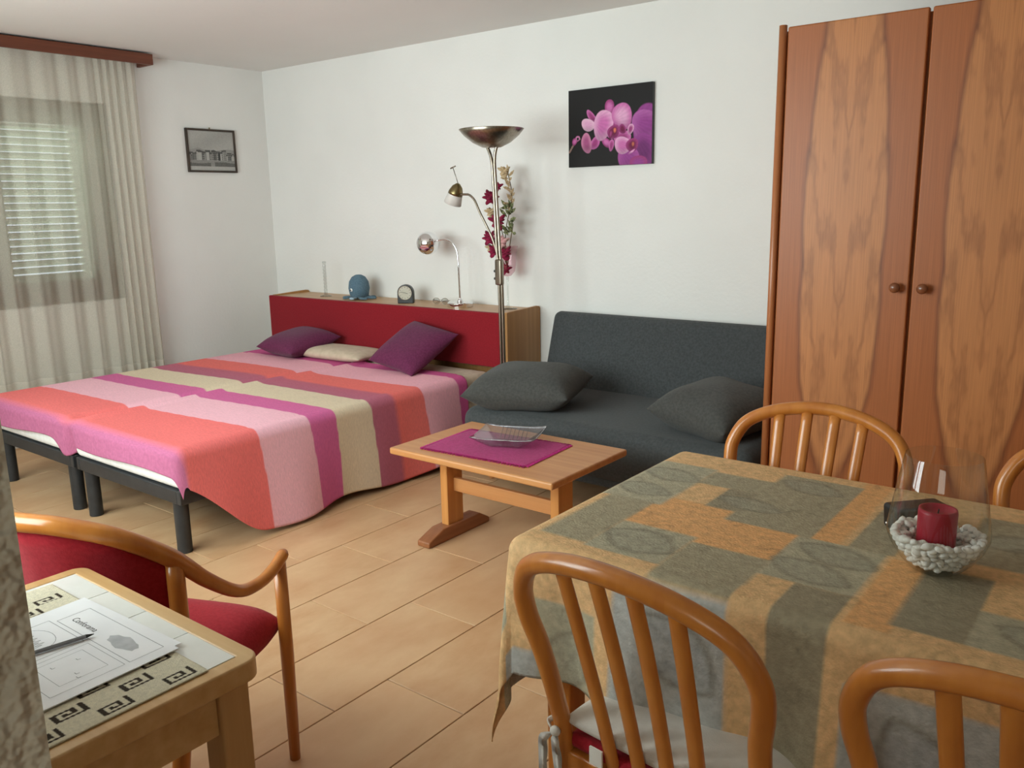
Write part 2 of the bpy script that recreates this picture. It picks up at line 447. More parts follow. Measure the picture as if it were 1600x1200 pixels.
# ------------------------------------------------------------------ room shell
XL, YB, ZC = -5.521, 4.113, 2.41
XR, YR = 1.6, -1.8
YP0, YP1, XP = 0.13, 0.2565, -0.70      # near partition wall
def struct(name, mb, mat, parent=None, **kw):
    o = mb.build(name, mat, parent, **kw)
    if parent is None: o['kind'] = 'structure'
    return o
floor = struct('floor', MB().box(XL-0.4, XR+0.2, YR-0.2, YB+0.2, -0.12, -0.004), W_GROUT)
PX, PYT, J = 0.309, 0.6204, 0.0035
cache = {}
k0 = math.floor((XL+2.383)/PX)
for k in range(k0, int((XR+2.383)/PX)+1):
    xa, xb = -2.383+k*PX, -2.383+(k+1)*PX
    y = 1.8147 + k*PYT/3
    y -= math.ceil((y-YR)/PYT)*PYT
    while y < YB:
        a, b_, c, d = max(xa+J/2, XL), min(xb-J/2, XR), max(y+J/2, YR), min(y+PYT-J/2, YB)
        y += PYT
        if b_-a < 0.02 or d-c < 0.02: continue
        key = (round(b_-a, 4), round(d-c, 4))
        if key not in cache:
            w, h = key
            ch = 0.0012
            mb = MB()
            mb.add([(-w/2,-h/2,-0.006),(w/2,-h/2,-0.006),(w/2,h/2,-0.006),(-w/2,h/2,-0.006),
                    (-w/2,-h/2,-ch),(w/2,-h/2,-ch),(w/2,h/2,-ch),(-w/2,h/2,-ch),
                    (-w/2+ch,-h/2+ch,0),(w/2-ch,-h/2+ch,0),(w/2-ch,h/2-ch,0),(-w/2+ch,h/2-ch,0)],
                   [(0,1,5,4),(1,2,6,5),(2,3,7,6),(3,0,4,7),(4,5,9,8),(5,6,10,9),(6,7,11,10),(7,4,8,11),(8,9,10,11)])
            cache[key] = mb.mesh('tile'); cache[key].materials.append(W_TILE)
        t = link_mesh('tile', cache[key], None, floor)
        t.location = ((a+b_)/2, (c+d)/2, 0)
struct('ceiling', MB().box(XL-0.4, XR+0.2, YR-0.2, YB+0.2, ZC, ZC+0.15), W_CEIL)
struct('wall_back', MB().box(XL-0.4, XR+0.2, YB, YB+0.2, -0.1, ZC), W_WALL)
# left wall with the window opening
WY0, WY1, WZ0, WZ1 = 1.36, 2.90, 0.85, 2.09
wl = MB()
wl.box(XL-0.30, XL, 0.0, WY0, -0.1, ZC).box(XL-0.30, XL, WY1, YB, -0.1, ZC)
wl.box(XL-0.30, XL, WY0, WY1, -0.1, WZ0).box(XL-0.30, XL, WY0, WY1, WZ1, ZC)
struct('wall_left', wl, W_WALL)
# near partition with the balcony window opening
BX0, BX1, BZ0, BZ1 = -4.55, -1.60, 0.78, 2.24
wf = MB()
wf.box(XL, BX0, YP0, YP1, -0.1, ZC).box(BX1, XP, YP0, YP1, -0.1, ZC)
wf.box(BX0, BX1, YP0, YP1, -0.1, BZ0).box(BX0, BX1, YP0, YP1, BZ1, ZC)
o = struct('wall_front', wf, W_ROUGH)
struct('wall_right', MB().box(XR, XR+0.2, YR-0.2, YB+0.2, -0.1, ZC), W_WALL)
# rear wall with an opening added for the fill light
wr = MB()
wr.box(XP-0.1, -0.3, YR-0.12, YR, -0.1, ZC).box(0.9, XR, YR-0.12, YR, -0.1, ZC)
wr.box(-0.3, 0.9, YR-0.12, YR, -0.1, 1.1).box(-0.3, 0.9, YR-0.12, YR, 2.1, ZC)
struct('wall_rear', wr, W_WALL)
struct('wall_entry', MB().box(XP-0.12, XP, YR, YP0, -0.1, ZC), W_WALL)

# windows -----------------------------------------------------------
def frame_yz(mb, y0, y1, z0, z1, x0, x1, t):
    mb.box(x0, x1, y0, y0+t, z0, z1).box(x0, x1, y1-t, y1, z0, z1)
    mb.box(x0, x1, y0+t, y1-t, z0, z0+t).box(x0, x1, y0+t, y1-t, z1-t, z1)
win = empty('window_1', (XL, 0, 0)); win['kind'] = 'structure'
mb = MB(); frame_yz(mb, WY0, WY1, WZ0, WZ1, -0.13, -0.03, 0.055)
mb.build('window_frame', W_WINF, win, bevel=0.004)
for (a, b_) in ((WY0+0.057, 2.128), (2.132, WY1-0.057)):
    mb = MB(); frame_yz(mb, a, b_, WZ0+0.057, WZ1-0.057, -0.115, -0.045, 0.085)
    s = mb.build('sash', W_WINF, win, bevel=0.004)
    MB().box(-0.083, -0.077, a+0.08, b_-0.08, WZ0+0.137, WZ1-0.137).build('pane', M_PANE, s)
hd = MB().tube([(-0.045, 2.17, 1.40), (-0.02, 2.17, 1.40), (-0.005, 2.17, 1.395), (-0.005, 2.17, 1.29)], 0.009, 8)
hd.box(-0.046, -0.036, 2.155, 2.185, 1.37, 1.43)
hd.build('window_handle', M_NICKEL, win, smooth=True)
# shutters outside: two louvred leaves
for (ya, yb) in ((1.60, 2.25), (2.27, 2.885)):
    sh = empty('window_shutter', (XL-0.36, 0, 0))
    tag(sh, 'louvred shutter leaf outside the window %s' % ('seen through the sheer curtain' if ya > 2 else 'at the picture edge behind the curtain'), 'shutter', 'window shutters')
    mb = MB(); frame_yz(mb, ya, yb, 0.93, 2.03, -0.02, 0.02, 0.08)
    mb.build('shutter_frame', M_SHUT, sh, bevel=0.003)
    n = 22
    slat = None
    for i in range(n):
        zc = 1.005 + (1.955-1.005)*i/(n-1)
        if slat is None:
            Mx = Matrix.Rotation(math.radians(-42), 4, 'Y')
            slat = MB().box(-0.024, 0.024, ya+0.082, yb-0.082, -0.004, 0.004, Mx).mesh('slat'); slat.materials.append(M_SHUT)
        s = link_mesh('slat', slat, None, sh); s.location = (0, 0, zc)
# balcony window (in the near wall, lights the room)
win2 = empty('window_2', (0, YP0, 0)); win2['kind'] = 'structure'
def frame_xz(mb, x0, x1, z0, z1, y0, y1, t):
    mb.box(x0, x0+t, y0, y1, z0, z1).box(x1-t, x1, y0, y1, z0, z1)
    mb.box(x0+t, x1-t, y0, y1, z0, z0+t).box(x0+t, x1-t, y0, y1, z1-t, z1)
mb = MB(); frame_xz(mb, BX0, BX1, BZ0, BZ1, 0.03, 0.10, 0.05); mb.build('window_frame', W_WINF, win2, bevel=0.004)
wd = (BX1-BX0-0.1)/3
for i in range(3):
    a = BX0+0.05+i*wd+0.002; b_ = a+wd-0.004
    mb = MB(); frame_xz(mb, a, b_, BZ0+0.052, BZ1-0.052, 0.035, 0.09, 0.07)
    s = mb.build('sash', W_WINF, win2, bevel=0.004)
    MB().box(a+0.066, b_-0.066, 0.060, 0.066, BZ0+0.118, BZ1-0.118).build('pane', M_PANE, s)
fill_win = empty('fill_window', (0, YR-0.12, 0)); fill_win['kind'] = 'structure'  # unseen window, made up to let the fill light in
mb = MB(); frame_xz(mb, -0.3, 0.9, 1.1, 2.1, 0.03, 0.09, 0.06); mb.build('window_frame', W_WINF, fill_win, bevel=0.004)
MB().box(-0.24, 0.84, 0.055, 0.061, 1.16, 2.04).build('pane', M_PANE, fill_win)

# ------------------------------------------------------------------ drapes
def drape(U, V, x0, x1, y0, y1, z, R, flare, fold):
    """unrolled cloth coordinates (U,V) laid over a table/bed rectangle"""
    a0, a1, b0, b1 = x0+R, x1-R, y0+R, y1-R
    cx = np.clip(U, a0, a1); cy = np.clip(V, b0, b1)
    du, dv = U-cx, V-cy
    r = np.hypot(du, dv)
    rs = np.maximum(r, 1e-9)
    ang = np.minimum(r/R, PI/2)
    h = R*np.sin(ang); v = R*(1-np.cos(ang))
    rest = np.maximum(r-R*PI/2, 0)
    s2 = (2*np.abs(du*dv)/rs**2)**2
    fl = np.clip(flare + fold*s2, 0, 0.95)
    h = h+fl*rest; v = v+rest*np.sqrt(1-fl**2)
    return cx+du/rs*h, cy+dv/rs*h, z-v

def cols(*spec):
    return np.concatenate([np.linspace(a, b, n, endpoint=False) for a, b, n in spec] + [[spec[-1][1]]])
def linc(r, g, b): return np.array([lin(r), lin(g), lin(b)])
def smooth(t): t = np.clip(t, 0, 1); return t*t*(3-2*t)

# ------------------------------------------------------------------ wardrobe
wx0, wyf, wtop = -1.243, 3.20, 2.02
wd_ = empty('wardrobe', (wx0, wyf, 0))
tag(wd_, 'tall brown veneered wardrobe with round wooden knobs beside the grey sofa', 'wardrobe')
WN = 4; dw = 0.482
body = MB()
depth = YB-wyf-0.005
body.box(0.004, WN*dw+0.03, 0.028, depth, 0.06, wtop-0.01)
body.box(0.02, WN*dw, 0.06, depth-0.02, 0.0, 0.06)
body.build('body', W_WARD, wd_, bevel=0.003)
MB().tube([(0.014, 0.008, 0.06), (0.014, 0.008, wtop+0.008)], 0.0145, 14).build('edge_moulding', W_WARD, wd_, smooth=True)
door_me = None
for i in range(WN):
    a, b_ = 0.034+i*dw, 0.034+(i+1)*dw-0.010
    if door_me is None:
        hw = (b_-a)/2
        door_me = MB().box(-hw, hw, -0.012, 0.012, 0.08, wtop).mesh('door', True); door_me.materials.append(V_DOOR)
    d = link_mesh('door', door_me, None, wd_); d.location = ((a+b_)/2, 0.012, 0)
    bv = d.modifiers.new('b', 'BEVEL'); bv.width = 0.006; bv.segments = 3
    d.modifiers.new('w', 'WEIGHTED_NORMAL')
    kx = (hw-0.040) if i % 2 == 0 else (-hw+0.040)
    kp = [(0.007, 0), (0.007, 0.010), (0.013, 0.016), (0.018, 0.023), (0.018, 0.030), (0.012, 0.036), (0.0001, 0.038)]
    kb = MB().lathe(kp, 18, (kx, -0.0115, 1.10), Matrix.Rotation(PI/2, 3, 'X'))
    kb.build('knob', M_KNOB, d, smooth=True)

# ------------------------------------------------------------------ headboard shelf
HX0, HX1, HYF, HZ = -5.15, -2.993, 3.785, 0.80
hb = empty('headboard_shelf', (HX0, HYF, 0))
tag(hb, 'beech headboard shelf with long red upholstered front behind the beds', 'headboard')
L = HX1-HX0; D = YB-HYF-0.004
MB().box(0.018, L-0.018, 0.0, D, HZ-0.02, HZ).build('top_board', W_SHELF, hb, bevel=0.002)
for xs in ((0.0, 0.018), (L-0.018, L)):
    pr = [(0.0, 0.0), (D, 0.0), (D, HZ+0.0), (D-0.008, HZ+0.014), (D-0.03, HZ+0.018), (0.0, HZ+0.008)]
    MB().prism(pr, xs[0], xs[1], 'x').build('side_panel', W_SHELFS, hb, bevel=0.003)
MB().box(-0.002, L-0.022, -0.034, -0.001, 0.487, HZ+0.006).build('upholstered_panel', M_REDH, hb, bevel=0.008, seg=3)
MB().box(0.018, L-0.018, 0.10, 0.118, 0.0, HZ-0.02).build('inner_panel', W_SHELFS, hb)

# ------------------------------------------------------------------ beds
BZ = 0.455
bed_proto = None
def make_bed(xc, label):
    t = empty('single_bed', (xc, 1.765, 0))
    tag(t, label, 'bed', 'pair of single beds')
    w = 0.45
    for s in (-1, 1):
        MB().box(min(s*w*0.985, s*(w*0.985-0.03)), max(s*w*0.985, s*(w*0.985-0.03)), 0.0, 1.96, 0.225, 0.285).build('side_rail', M_BLACK, t, bevel=0.004)
    for y in (0.0, 1.93):
        MB().box(-w*0.985+0.03, w*0.985-0.03, y, y+0.03, 0.225, 0.285).build('end_rail', M_BLACK, t, bevel=0.004)
    MB().box(-w*0.985+0.03, w*0.985-0.03, 0.03, 1.93, 0.255, 0.280).build('slat_base', M_BLACK, t)
    for sx in (-1, 1):
        for y in (0.035, 1.90):
            MB().lathe([(0.0001, 0), (0.030, 0.0), (0.031, 0.004), (0.031, 0.226), (0.0001, 0.227)], 20, (sx*0.379, y, 0)).build('leg', M_BLACK, t, smooth=False, bevel=0.002)
    MB().box(-w, w, 0.0, 1.98, 0.286, BZ).build('mattress', M_SHEET, t, bevel=0.035, seg=4)
    return t
make_bed(-3.5625, 'single bed on black steel legs, nearer the coffee table, under the striped spread')
make_bed(-4.481, 'single bed on black steel legs, nearer the window curtain, under the striped spread')

# striped bedspread
ST = [(-9, linc(186, 112, 150)), (1.750, linc(188, 108, 144)), (1.79, linc(240, 122, 120)), (2.02, linc(242, 122, 120)), (2.022, linc(244, 186, 200)), (2.30, linc(244, 188, 202)),
      (2.302, linc(214, 108, 160)), (2.455, linc(214, 108, 160)), (2.457, linc(224, 206, 178)), (2.68, linc(224, 206, 180)),
      (2.682, linc(186, 108, 130)), (2.83, linc(192, 106, 126)), (2.86, linc(236, 118, 112)), (3.05, linc(238, 120, 114)), (3.052, linc(242, 178, 192)),
      (3.33, linc(240, 176, 190)), (3.332, linc(208, 92, 148)), (9, linc(208, 92, 148))]
def stripe(yy):
    xs = np.array([s[0] for s in ST]); cs = np.array([s[1] for s in ST])
    return np.stack([np.interp(yy, xs, cs[:, k]) for k in range(3)], -1)
X0, X1, Y0 = -4.955, -3.085, 1.745
vrow = cols((Y0-0.098, Y0+0.05, 28), (Y0+0.05, 3.525, 266))
Ltop = cols((X0-0.18, X0, 14), (X0, X1, 120))
ts = np.linspace(0, 1, 41)[1:]
Lr = 0.125 + 0.295*smooth((vrow-1.70)/0.42) + 0.012*np.sin(vrow*9)
U = np.concatenate([np.repeat(Ltop[None], len(vrow), 0), X1 + ts[None]*Lr[:, None]], 1)
V = np.repeat(vrow[:, None], U.shape[1], 1)
# sagging hem where the two mattresses meet
gap = np.exp(-((U+4.02)/0.07)**2)
hang = np.clip((Y0+0.03-V)/0.155, 0, 1)
Vd = V - hang*(0.085*np.exp(-((U+4.07)/0.07)**2) - 0.012*np.sin(U*7.0))
Px, Py, Pz = drape(U, Vd, X0, X1, Y0, 5.0, BZ+0.014, 0.045, 0.03, 0.02)
topw = np.clip((V-Y0)/0.1, 0, 1)
Pz = Pz - 0.022*np.exp(-((U+4.02)/0.034)**2)*topw
Pz += 0.004*np.sin(U*3.1+V*5)*topw*(np.abs(U+4.0) < 0.85) + 0.012*np.exp(-((U+4.02-0.09)/0.03)**2)*topw
Py = Py + hang*0.055*np.exp(-((U+4.015)/0.035)**2) - hang*0.012*np.sin(U*5)
sd = np.clip((U-X1)/0.42, 0, 1)
Px = Px + sd*(0.022*np.sin(V*6.2+0.6) + 0.012*np.sin(V*14)) + sd*0.02
skew = 0.115*(U-X0)/(X1-X0)*smooth((V-1.76)/0.35)
C = stripe(V - np.clip(skew, 0, 0.13) + 0.010*np.exp(-((U+4.02)/0.07)**2))
me = grid_mesh('bedspread', Px, Py, Pz, C)
o = link_mesh('bedspread', me, M_COVER)
sm = o.modifiers.new('s', 'SOLIDIFY'); sm.thickness = 0.005; sm.offset = 1
tag(o, 'woven cotton bedspread striped pink, coral, beige and magenta over both beds', 'bedspread')
# beige blanket under it, showing by the headboard
vr = np.linspace(3.30, 3.735, 40)
Ub = np.concatenate([np.linspace(X0+0.01, X1+0.34, 190)]); U, V = np.meshgrid(Ub, vr)
Px, Py, Pz = drape(U, V, X0+0.006, X1-0.008, -2, 6, BZ+0.007, 0.04, 0.0, 0.0)
Pz -= 0.02*np.exp(-((U+4.02)/0.05)**2)
Px += np.clip((U-X1)/0.3, 0, 1)*(0.014*np.sin(V*26)+0.012)
o = link_mesh('blanket', grid_mesh('blanket', Px, Py, Pz), M_BEIGE)
sm = o.modifiers.new('s', 'SOLIDIFY'); sm.thickness = 0.004; sm.offset = -1
tag(o, 'plain beige blanket showing between the striped bedspread and the headboard', 'blanket')

def pillow_mesh(name, w, h, t, n=28, pinch=0.07, sq=3.0, lump=0.0):
    u = np.linspace(-1, 1, n); u = np.sin(u*PI/2)
    U, V = np.meshgrid(u, u)
    f = np.clip((1-np.abs(U)**sq)*(1-np.abs(V)**sq), 0, 1)**0.55
    X = w/2*U*(1-pinch*(1-V**2)*np.abs(U)**3); Y = h/2*V*(1-pinch*(1-U**2)*np.abs(V)**3)
    Z = t/2*f*(1+lump*np.sin(U*5+1)*np.cos(V*4))
    mb = MB()
    ny, nx = U.shape
    vt = [(X[i, j], Y[i, j], Z[i, j]) for i in range(ny) for j in range(nx)]
    vb = [(X[i, j], Y[i, j], -Z[i, j]) for i in range(ny) for j in range(nx)]
    F = [(i*nx+j, i*nx+j+1, (i+1)*nx+j+1, (i+1)*nx+j) for i in range(ny-1) for j in range(nx-1)]
    mb.add(vt, F); mb.add(vb, [tuple(reversed(f)) for f in F])
    me = bpy.data.meshes.new(name); me.from_pydata(mb.v, [], mb.f)
    bm = bmesh.new(); bm.from_mesh(me); bmesh.ops.remove_doubles(bm, verts=bm.verts, dist=1e-4)
    bmesh.ops.recalc_face_normals(bm, faces=bm.faces); bm.to_mesh(me); bm.free()
    me.polygons.foreach_set('use_smooth', [True]*len(me.polygons))
    return me
def pillow(name, label, cat, loc, rot, w, h, t, mat, group=None, seam=True, **kw):
    o = link_mesh(name, pillow_mesh(name, w, h, t, **kw), mat)
    o.location = loc; o.rotation_euler = rot
    tag(o, label, cat, group)
    return o
R_ = math.radians
pillow('bed_pillow', 'flat beige bed pillow between the two purple cushions under the red headboard', 'pillow', (-4.18, 3.56, 0.505), (0, 0, R_(3)), 0.62, 0.30, 0.075, M_BEIGE, sq=4)
pillow('cushion', 'purple cushion lying flat at the window end of the bed', 'cushion', (-4.52, 3.50, 0.555), (R_(9), R_(2), R_(-3)), 0.39, 0.40, 0.15, M_PURPLE, 'purple bed cushions')
pillow('cushion', 'purple cushion propped on its corner against the red headboard', 'cushion', (-3.505, 3.535, 0.60), (R_(30), R_(7), R_(-6)), 0.40, 0.40, 0.14, M_PURPLE, 'purple bed cushions')

# ------------------------------------------------------------------ sofa
so = empty('sofa', (-2.04, 3.15, 0))
tag(so, 'dark grey armless sofa bed between headboard shelf and wardrobe', 'sofa')
SW = 0.775
def soft_box(name, x0, x1, y0, y1, z0, z1, R, mat, parent, M=None, amp=0.004):
    bm = bmesh.new()
    bmesh.ops.create_cube(bm, size=1)
    for v in bm.verts:
        v.co = Vector(((x0+x1)/2+v.co.x*(x1-x0), (y0+y1)/2+v.co.y*(y1-y0), (z0+z1)/2+v.co.z*(z1-z0)))
    bmesh.ops.bevel(bm, geom=list(bm.edges), offset=R, segments=6, profile=0.5, affect='EDGES', clamp_overlap=True)
    if M is not None: bmesh.ops.transform(bm, matrix=M, verts=bm.verts)
    me = bpy.data.meshes.new(name); bm.to_mesh(me); bm.free()
    me.polygons.foreach_set('use_smooth', [True]*len(me.polygons))
    o = link_mesh(name, me, mat, parent)
    o.modifiers.new('w', 'WEIGHTED_NORMAL')
    return o
# seat: soft slab with a slight hollow
nx, ny = 60, 40
u = np.linspace(-SW-0.0, SW, nx); v = np.linspace(0, 0.78, ny)
soft_box('seat', -SW, SW, 0.0, 0.80, 0.16, 0.41, 0.07, M_SOFA, so)
soft_box('skirt', -SW+0.012, SW-0.012, 0.03, 0.78, 0.13, 0.22, 0.02, M_SOFA, so)
Mb = Matrix.Translation((0, 0.69, 0.34)) @ Matrix.Rotation(R_(-17), 4, 'X')
soft_box('backrest', -SW, SW, 0.0, 0.13, 0.0, 0.50, 0.045, M_SOFA, so, Mb)
for sx in (-1, 1):
    for y in (0.16, 0.70):
        MB().tube([(sx*0.70, y, 0.0), (sx*0.69, y+0.01, 0.145)], [0.014, 0.02], 12).build('leg', W_OAK, so, smooth=True)
pillow('sofa_cushion', 'plump dark grey cushion at the bed end of the sofa', 'cushion', (-2.53, 3.36, 0.512), (R_(4), R_(-2), R_(16)), 0.56, 0.44, 0.22, M_SOFAC, 'grey sofa cushions', lump=0.06)
pillow('sofa_cushion', 'plump dark grey cushion at the wardrobe end of the sofa', 'cushion', (-1.535, 3.44, 0.510), (R_(6), R_(3), R_(-18)), 0.46, 0.44, 0.225, M_SOFAC, 'grey sofa cushions', lump=0.06)

# ------------------------------------------------------------------ coffee table
ct = empty('coffee_table', (-2.095, 2.63, 0))
tag(ct, 'low oak coffee table with trestle feet in front of the grey sofa', 'table')
MB().box(-0.415, 0.415, -0.265, 0.265, 0.403, 0.432).build('top', W_OAK, ct, bevel=0.008, seg=3)
for s in (-1, 1):
    xc = s*0.29
    MB().box(xc-0.02, xc+0.02, -0.075, 0.025, 0.055, 0.403).build('post', W_OAKV, ct, bevel=0.004)
    ft = [(-0.215, 0.0), (0.185, 0.0), (0.185, 0.022), (0.12, 0.06), (-0.12, 0.06), (-0.215, 0.025)]
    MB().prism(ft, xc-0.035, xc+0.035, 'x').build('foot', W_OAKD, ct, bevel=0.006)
MB().box(-0.27, 0.27, -0.035, -0.013, 0.205, 0.265).build('stretcher', W_OAK, ct, bevel=0.003)
# magenta runner with fringe
rn = empty('table_runner', (-2.14, 2.617, 0.432)); rn.rotation_euler = (0, 0, R_(4))
tag(rn, 'magenta cotton runner with fringed edges on the coffee table', 'cloth')
U, V = np.meshgrid(np.linspace(-0.255, 0.255, 40), np.linspace(-0.17, 0.17, 30))
Z = 0.004 + 0.0012*np.sin(U*23)*np.cos(V*19)
o = link_mesh('cloth', grid_mesh('cloth', U, V, Z), M_MAG, rn)
sm = o.modifiers.new('s', 'SOLIDIFY'); sm.thickness = 0.002; sm.offset = -1
fr = MB()
for s in (-1, 1):
    for i in range(64):
        x = -0.252+0.504*i/63
        fr.tube([(x, s*0.168, 0.004), (x+random.uniform(-.004, .004), s*0.182, 0.0022)], 0.0022, 5)
    for i in range(42):
        y = -0.168+0.336*i/41
        fr.tube([(s*0.253, y, 0.004), (s*0.266, y+random.uniform(-.004, .004), 0.0022)], 0.0022, 5)
tag(fr.build('fringe', M_MAG, rn), kind='stuff')
# square glass dish with raised corners
td = empty('glass_dish', (-2.11, 2.665, 0.438)); td.rotation_euler = (0, 0, R_(22))
tag(td, 'shallow square smoked glass dish with upturned rim on the magenta runner', 'dish')
n = 33
U, V = np.meshgrid(np.linspace(-1, 1, n), np.linspace(-1, 1, n))
mxm = np.maximum(np.abs(U), np.abs(V))
Zd = 0.045*np.clip((mxm-0.5)/0.5, 0, 1)**1.1 + 0.012*np.clip(np.abs(U*V)-0.5, 0, 1)
o = link_mesh('bowl', grid_mesh('bowl', U*0.135*(0.85+0.15*mxm), V*0.115*(0.85+0.15*mxm), Zd+0.002), M_TRAY, td)
sm = o.modifiers.new('s', 'SOLIDIFY'); sm.thickness = 0.004; sm.offset = 1
rb = MB()
for i in range(7):
    x = -0.055+0.11*i/6
    rb.tube([(x, 0.06, 0.008), (x, 0.112, 0.046)], 0.0018, 5)
rb.build('rim_rib', M_TRAY, td)

# ------------------------------------------------------------------ dining table, cloth
TX0, TX1, TY0, TY1, TZ = -1.02, 0.62, 1.265, 2.045, 0.745
dt = empty('dining_table', ((TX0+TX1)/2, (TY0+TY1)/2, 0))
tag(dt, 'wooden dining table hidden under the patchwork tablecloth', 'table')
hx, hy = (TX1-TX0)/2-0.008, (TY1-TY0)/2-0.008
MB().box(-hx, hx, -hy, hy, TZ-0.03, TZ-0.004).build('top', W_HONEY, dt, bevel=0.008, seg=3)
for sx in (-1, 1):
    for sy in (-1, 1):
        MB().box(sx*(hx-0.09)-0.03, sx*(hx-0.09)+0.03, sy*(hy-0.07)-0.03, sy*(hy-0.07)+0.03, 0, TZ-0.03).build('leg', W_HONEY, dt, bevel=0.006)
for sy in (-1, 1):
    MB().box(-hx+0.12, hx-0.12, sy*(hy-0.07)-0.011, sy*(hy-0.07)+0.011, TZ-0.11, TZ-0.03).build('apron', W_HONEY, dt)
TAN, TAN2 = linc(222, 182, 132), linc(224, 170, 114)
GR1, GR2, GR3, GRD = linc(164, 154, 128), linc(176, 169, 144), linc(152, 142, 118), linc(124, 118, 100)
BLG = linc(182, 184, 180)
OV = 0.335
st = 0.0065
U, V = np.meshgrid(np.arange(TX0-OV-0.015, TX1+0.20, st), np.arange(TY0-0.275, TY1+0.22, st))
C = np.empty(U.shape+(3,)); C[:] = TAN
# leaf() draws a woven leaf, rect() a woven patch; both live in the cloth's own flat coordinates
def rect(x0, x1, y0, y1, c, soft=0.008):
    mk = smooth((U-x0)/soft+.5)*smooth((x1-U)/soft+.5)*smooth((V-y0)/soft+.5)*smooth((y1-V)/soft+.5)
    C[:] = C*(1-mk[..., None]) + c*mk[..., None]
def leaf(x, y, a, b, ang, c, cd):
    ca, sa = math.cos(R_(ang)), math.sin(R_(ang))
    p = ((U-x)*ca+(V-y)*sa)/a; q = (-(U-x)*sa+(V-y)*ca)/b
    f = np.abs(q) - (1-np.clip(np.abs(p), 0, 1)**2)
    ins = smooth(-f*6)*(np.abs(p) < 1)
    out = np.exp(-(f/0.14)**2)*(np.abs(p) < 1.02)
    vein = np.exp(-(q/0.07)**2)*(np.abs(p) < 0.95) + 0.5*np.exp(-(((np.abs(q)*1.2+p*2.2) % 0.5-0.25)/0.05)**2)*ins
    C[:] = C*(1-0.55*ins[..., None]) + c*(0.55*ins[..., None])
    k = np.clip(0.65*out+0.25*vein*ins, 0, 0.8)[..., None]
    C[:] = C*(1-k)+cd*k
rect(-0.88, -0.50, 1.40, 1.67, TAN2); rect(-0.52, -0.46, 1.60, 2.3, TAN2); rect(-0.36, -0.29, 1.30, 1.6, TAN2)
rect(-1.005, -0.85, 1.61, 1.915, GR2); rect(-0.98, -0.868, 1.335, 1.615, GR1); rect(-0.868, -0.70, 1.325, 1.485, GR2)
rect(-0.70, -0.538, 1.275, 1.46, GR1); rect(-0.85, -0.69, 1.80, 1.90, GR1); rect(-0.77, -0.61, 1.665, 1.80, GR3)
rect(-0.70, -0.515, 1.61, 1.975, GR1); rect(-0.54, -0.37, 1.395, 1.61, GR2); rect(-0.445, -0.36, 1.61, 1.86, GR1)
rect(-0.47, -0.372, 0.9, 1.395, GR3); rect(-0.298, -0.19, 1.33, 1.60, GR3); rect(-0.19, -0.02, 1.33, 1.465, GR2)
rect(-0.26, -0.12, 1.66, 1.93, GR1); rect(-0.54, -0.47, 0.90, 1.33, TAN)
rect(-0.02, 0.16, 1.30, 1.72, GR1); rect(0.16, 0.40, 1.52, 1.95, GR2); rect(0.25, 0.6, 1.2, 1.42, GR3); rect(0.02, 0.14, 1.78, 2.2, GR1); rect(0.42, 0.75, 1.5, 1.8, GR1)
# hanging sides
rect(-0.76, -0.54, 0.92, 1.27, BLG); rect(-0.95, -0.80, 0.92, 1.17, GR2); rect(-0.34, -0.10, 0.92, 1.20, BLG); rect(-0.02, 0.25, 0.92, 1.14, GR2)
rect(-1.40, -1.045, 1.36, 1.52, GR2); rect(-1.40, -1.08, 1.12, 1.24, GR2); rect(-1.40, -1.06, 1.66, 1.86, BLG); rect(-1.40, -1.22, 1.20, 1.36, BLG); rect(-1.10, -0.94, 0.92, 1.05, BLG)
LF = linc(158, 155, 136); LD = linc(120, 116, 100)
leaf(-0.93, 1.82, 0.085, 0.042, -12, LF, LD); leaf(-0.935, 1.69, 0.075, 0.040, -8, LF, LD)
leaf(-0.785, 1.405, 0.085, 0.055, -14, LF, LD); leaf(-0.69, 1.725, 0.08, 0.035, -10, LF, LD); leaf(-0.615, 1.91, 0.08, 0.04, -16, LF, LD)
leaf(-0.445, 1.55, 0.085, 0.042, -18, LF, LD); leaf(-0.465, 1.455, 0.085, 0.042, -18, LF, LD)
leaf(-0.63, 1.15, 0.09, 0.06, -40, linc(164, 170, 172), LD); leaf(-0.22, 1.08, 0.095, 0.06, -60, linc(164, 170, 174), LD)
leaf(-0.09, 1.40, 0.075, 0.04, -20, LF, LD); leaf(-0.19, 1.80, 0.07, 0.04, 20, LF, LD)
leaf(0.07, 1.52, 0.08, 0.05, 30, LF, LD); leaf(0.28, 1.75, 0.09, 0.05, -15, LF, LD); leaf(-0.87, 1.05, 0.08, 0.05, 60, LF, LD)
# embroidered scroll lines
rs = np.random.default_rng(5)
for _ in range(130):
    x, y = rs.uniform(TX0-0.3, TX1), rs.uniform(TY0-0.3, TY1)
    r0 = rs.uniform(0.012, 0.028); th0 = rs.uniform(0, 6.28)
    dd = np.hypot(U-x, V-y); th = np.arctan2(V-y, U-x)
    k = np.exp(-((dd-r0*(0.7+0.3*np.sin(th*1.5+th0)))/0.004)**2)*0.22*(np.sin(th+th0) > -0.5)
    C *= (1-k[..., None])
    # cloth relief is left to the weave
Px, Py, Pz = drape(U, V, TX0, TX1, TY0, TY1, TZ+0.004, 0.03, 0.01, 0.10)
hangy = np.clip((TY0-V)/0.275, 0, 1); hangx = np.clip((TX0-U)/OV, 0, 1)
Py -= hangy*(1-hangx)*(0.018*np.sin(U*17+1.0)+0.010*np.sin(U*31)); 
Px -= hangx*(1-hangy)*(0.018*np.sin(V*15+0.5))
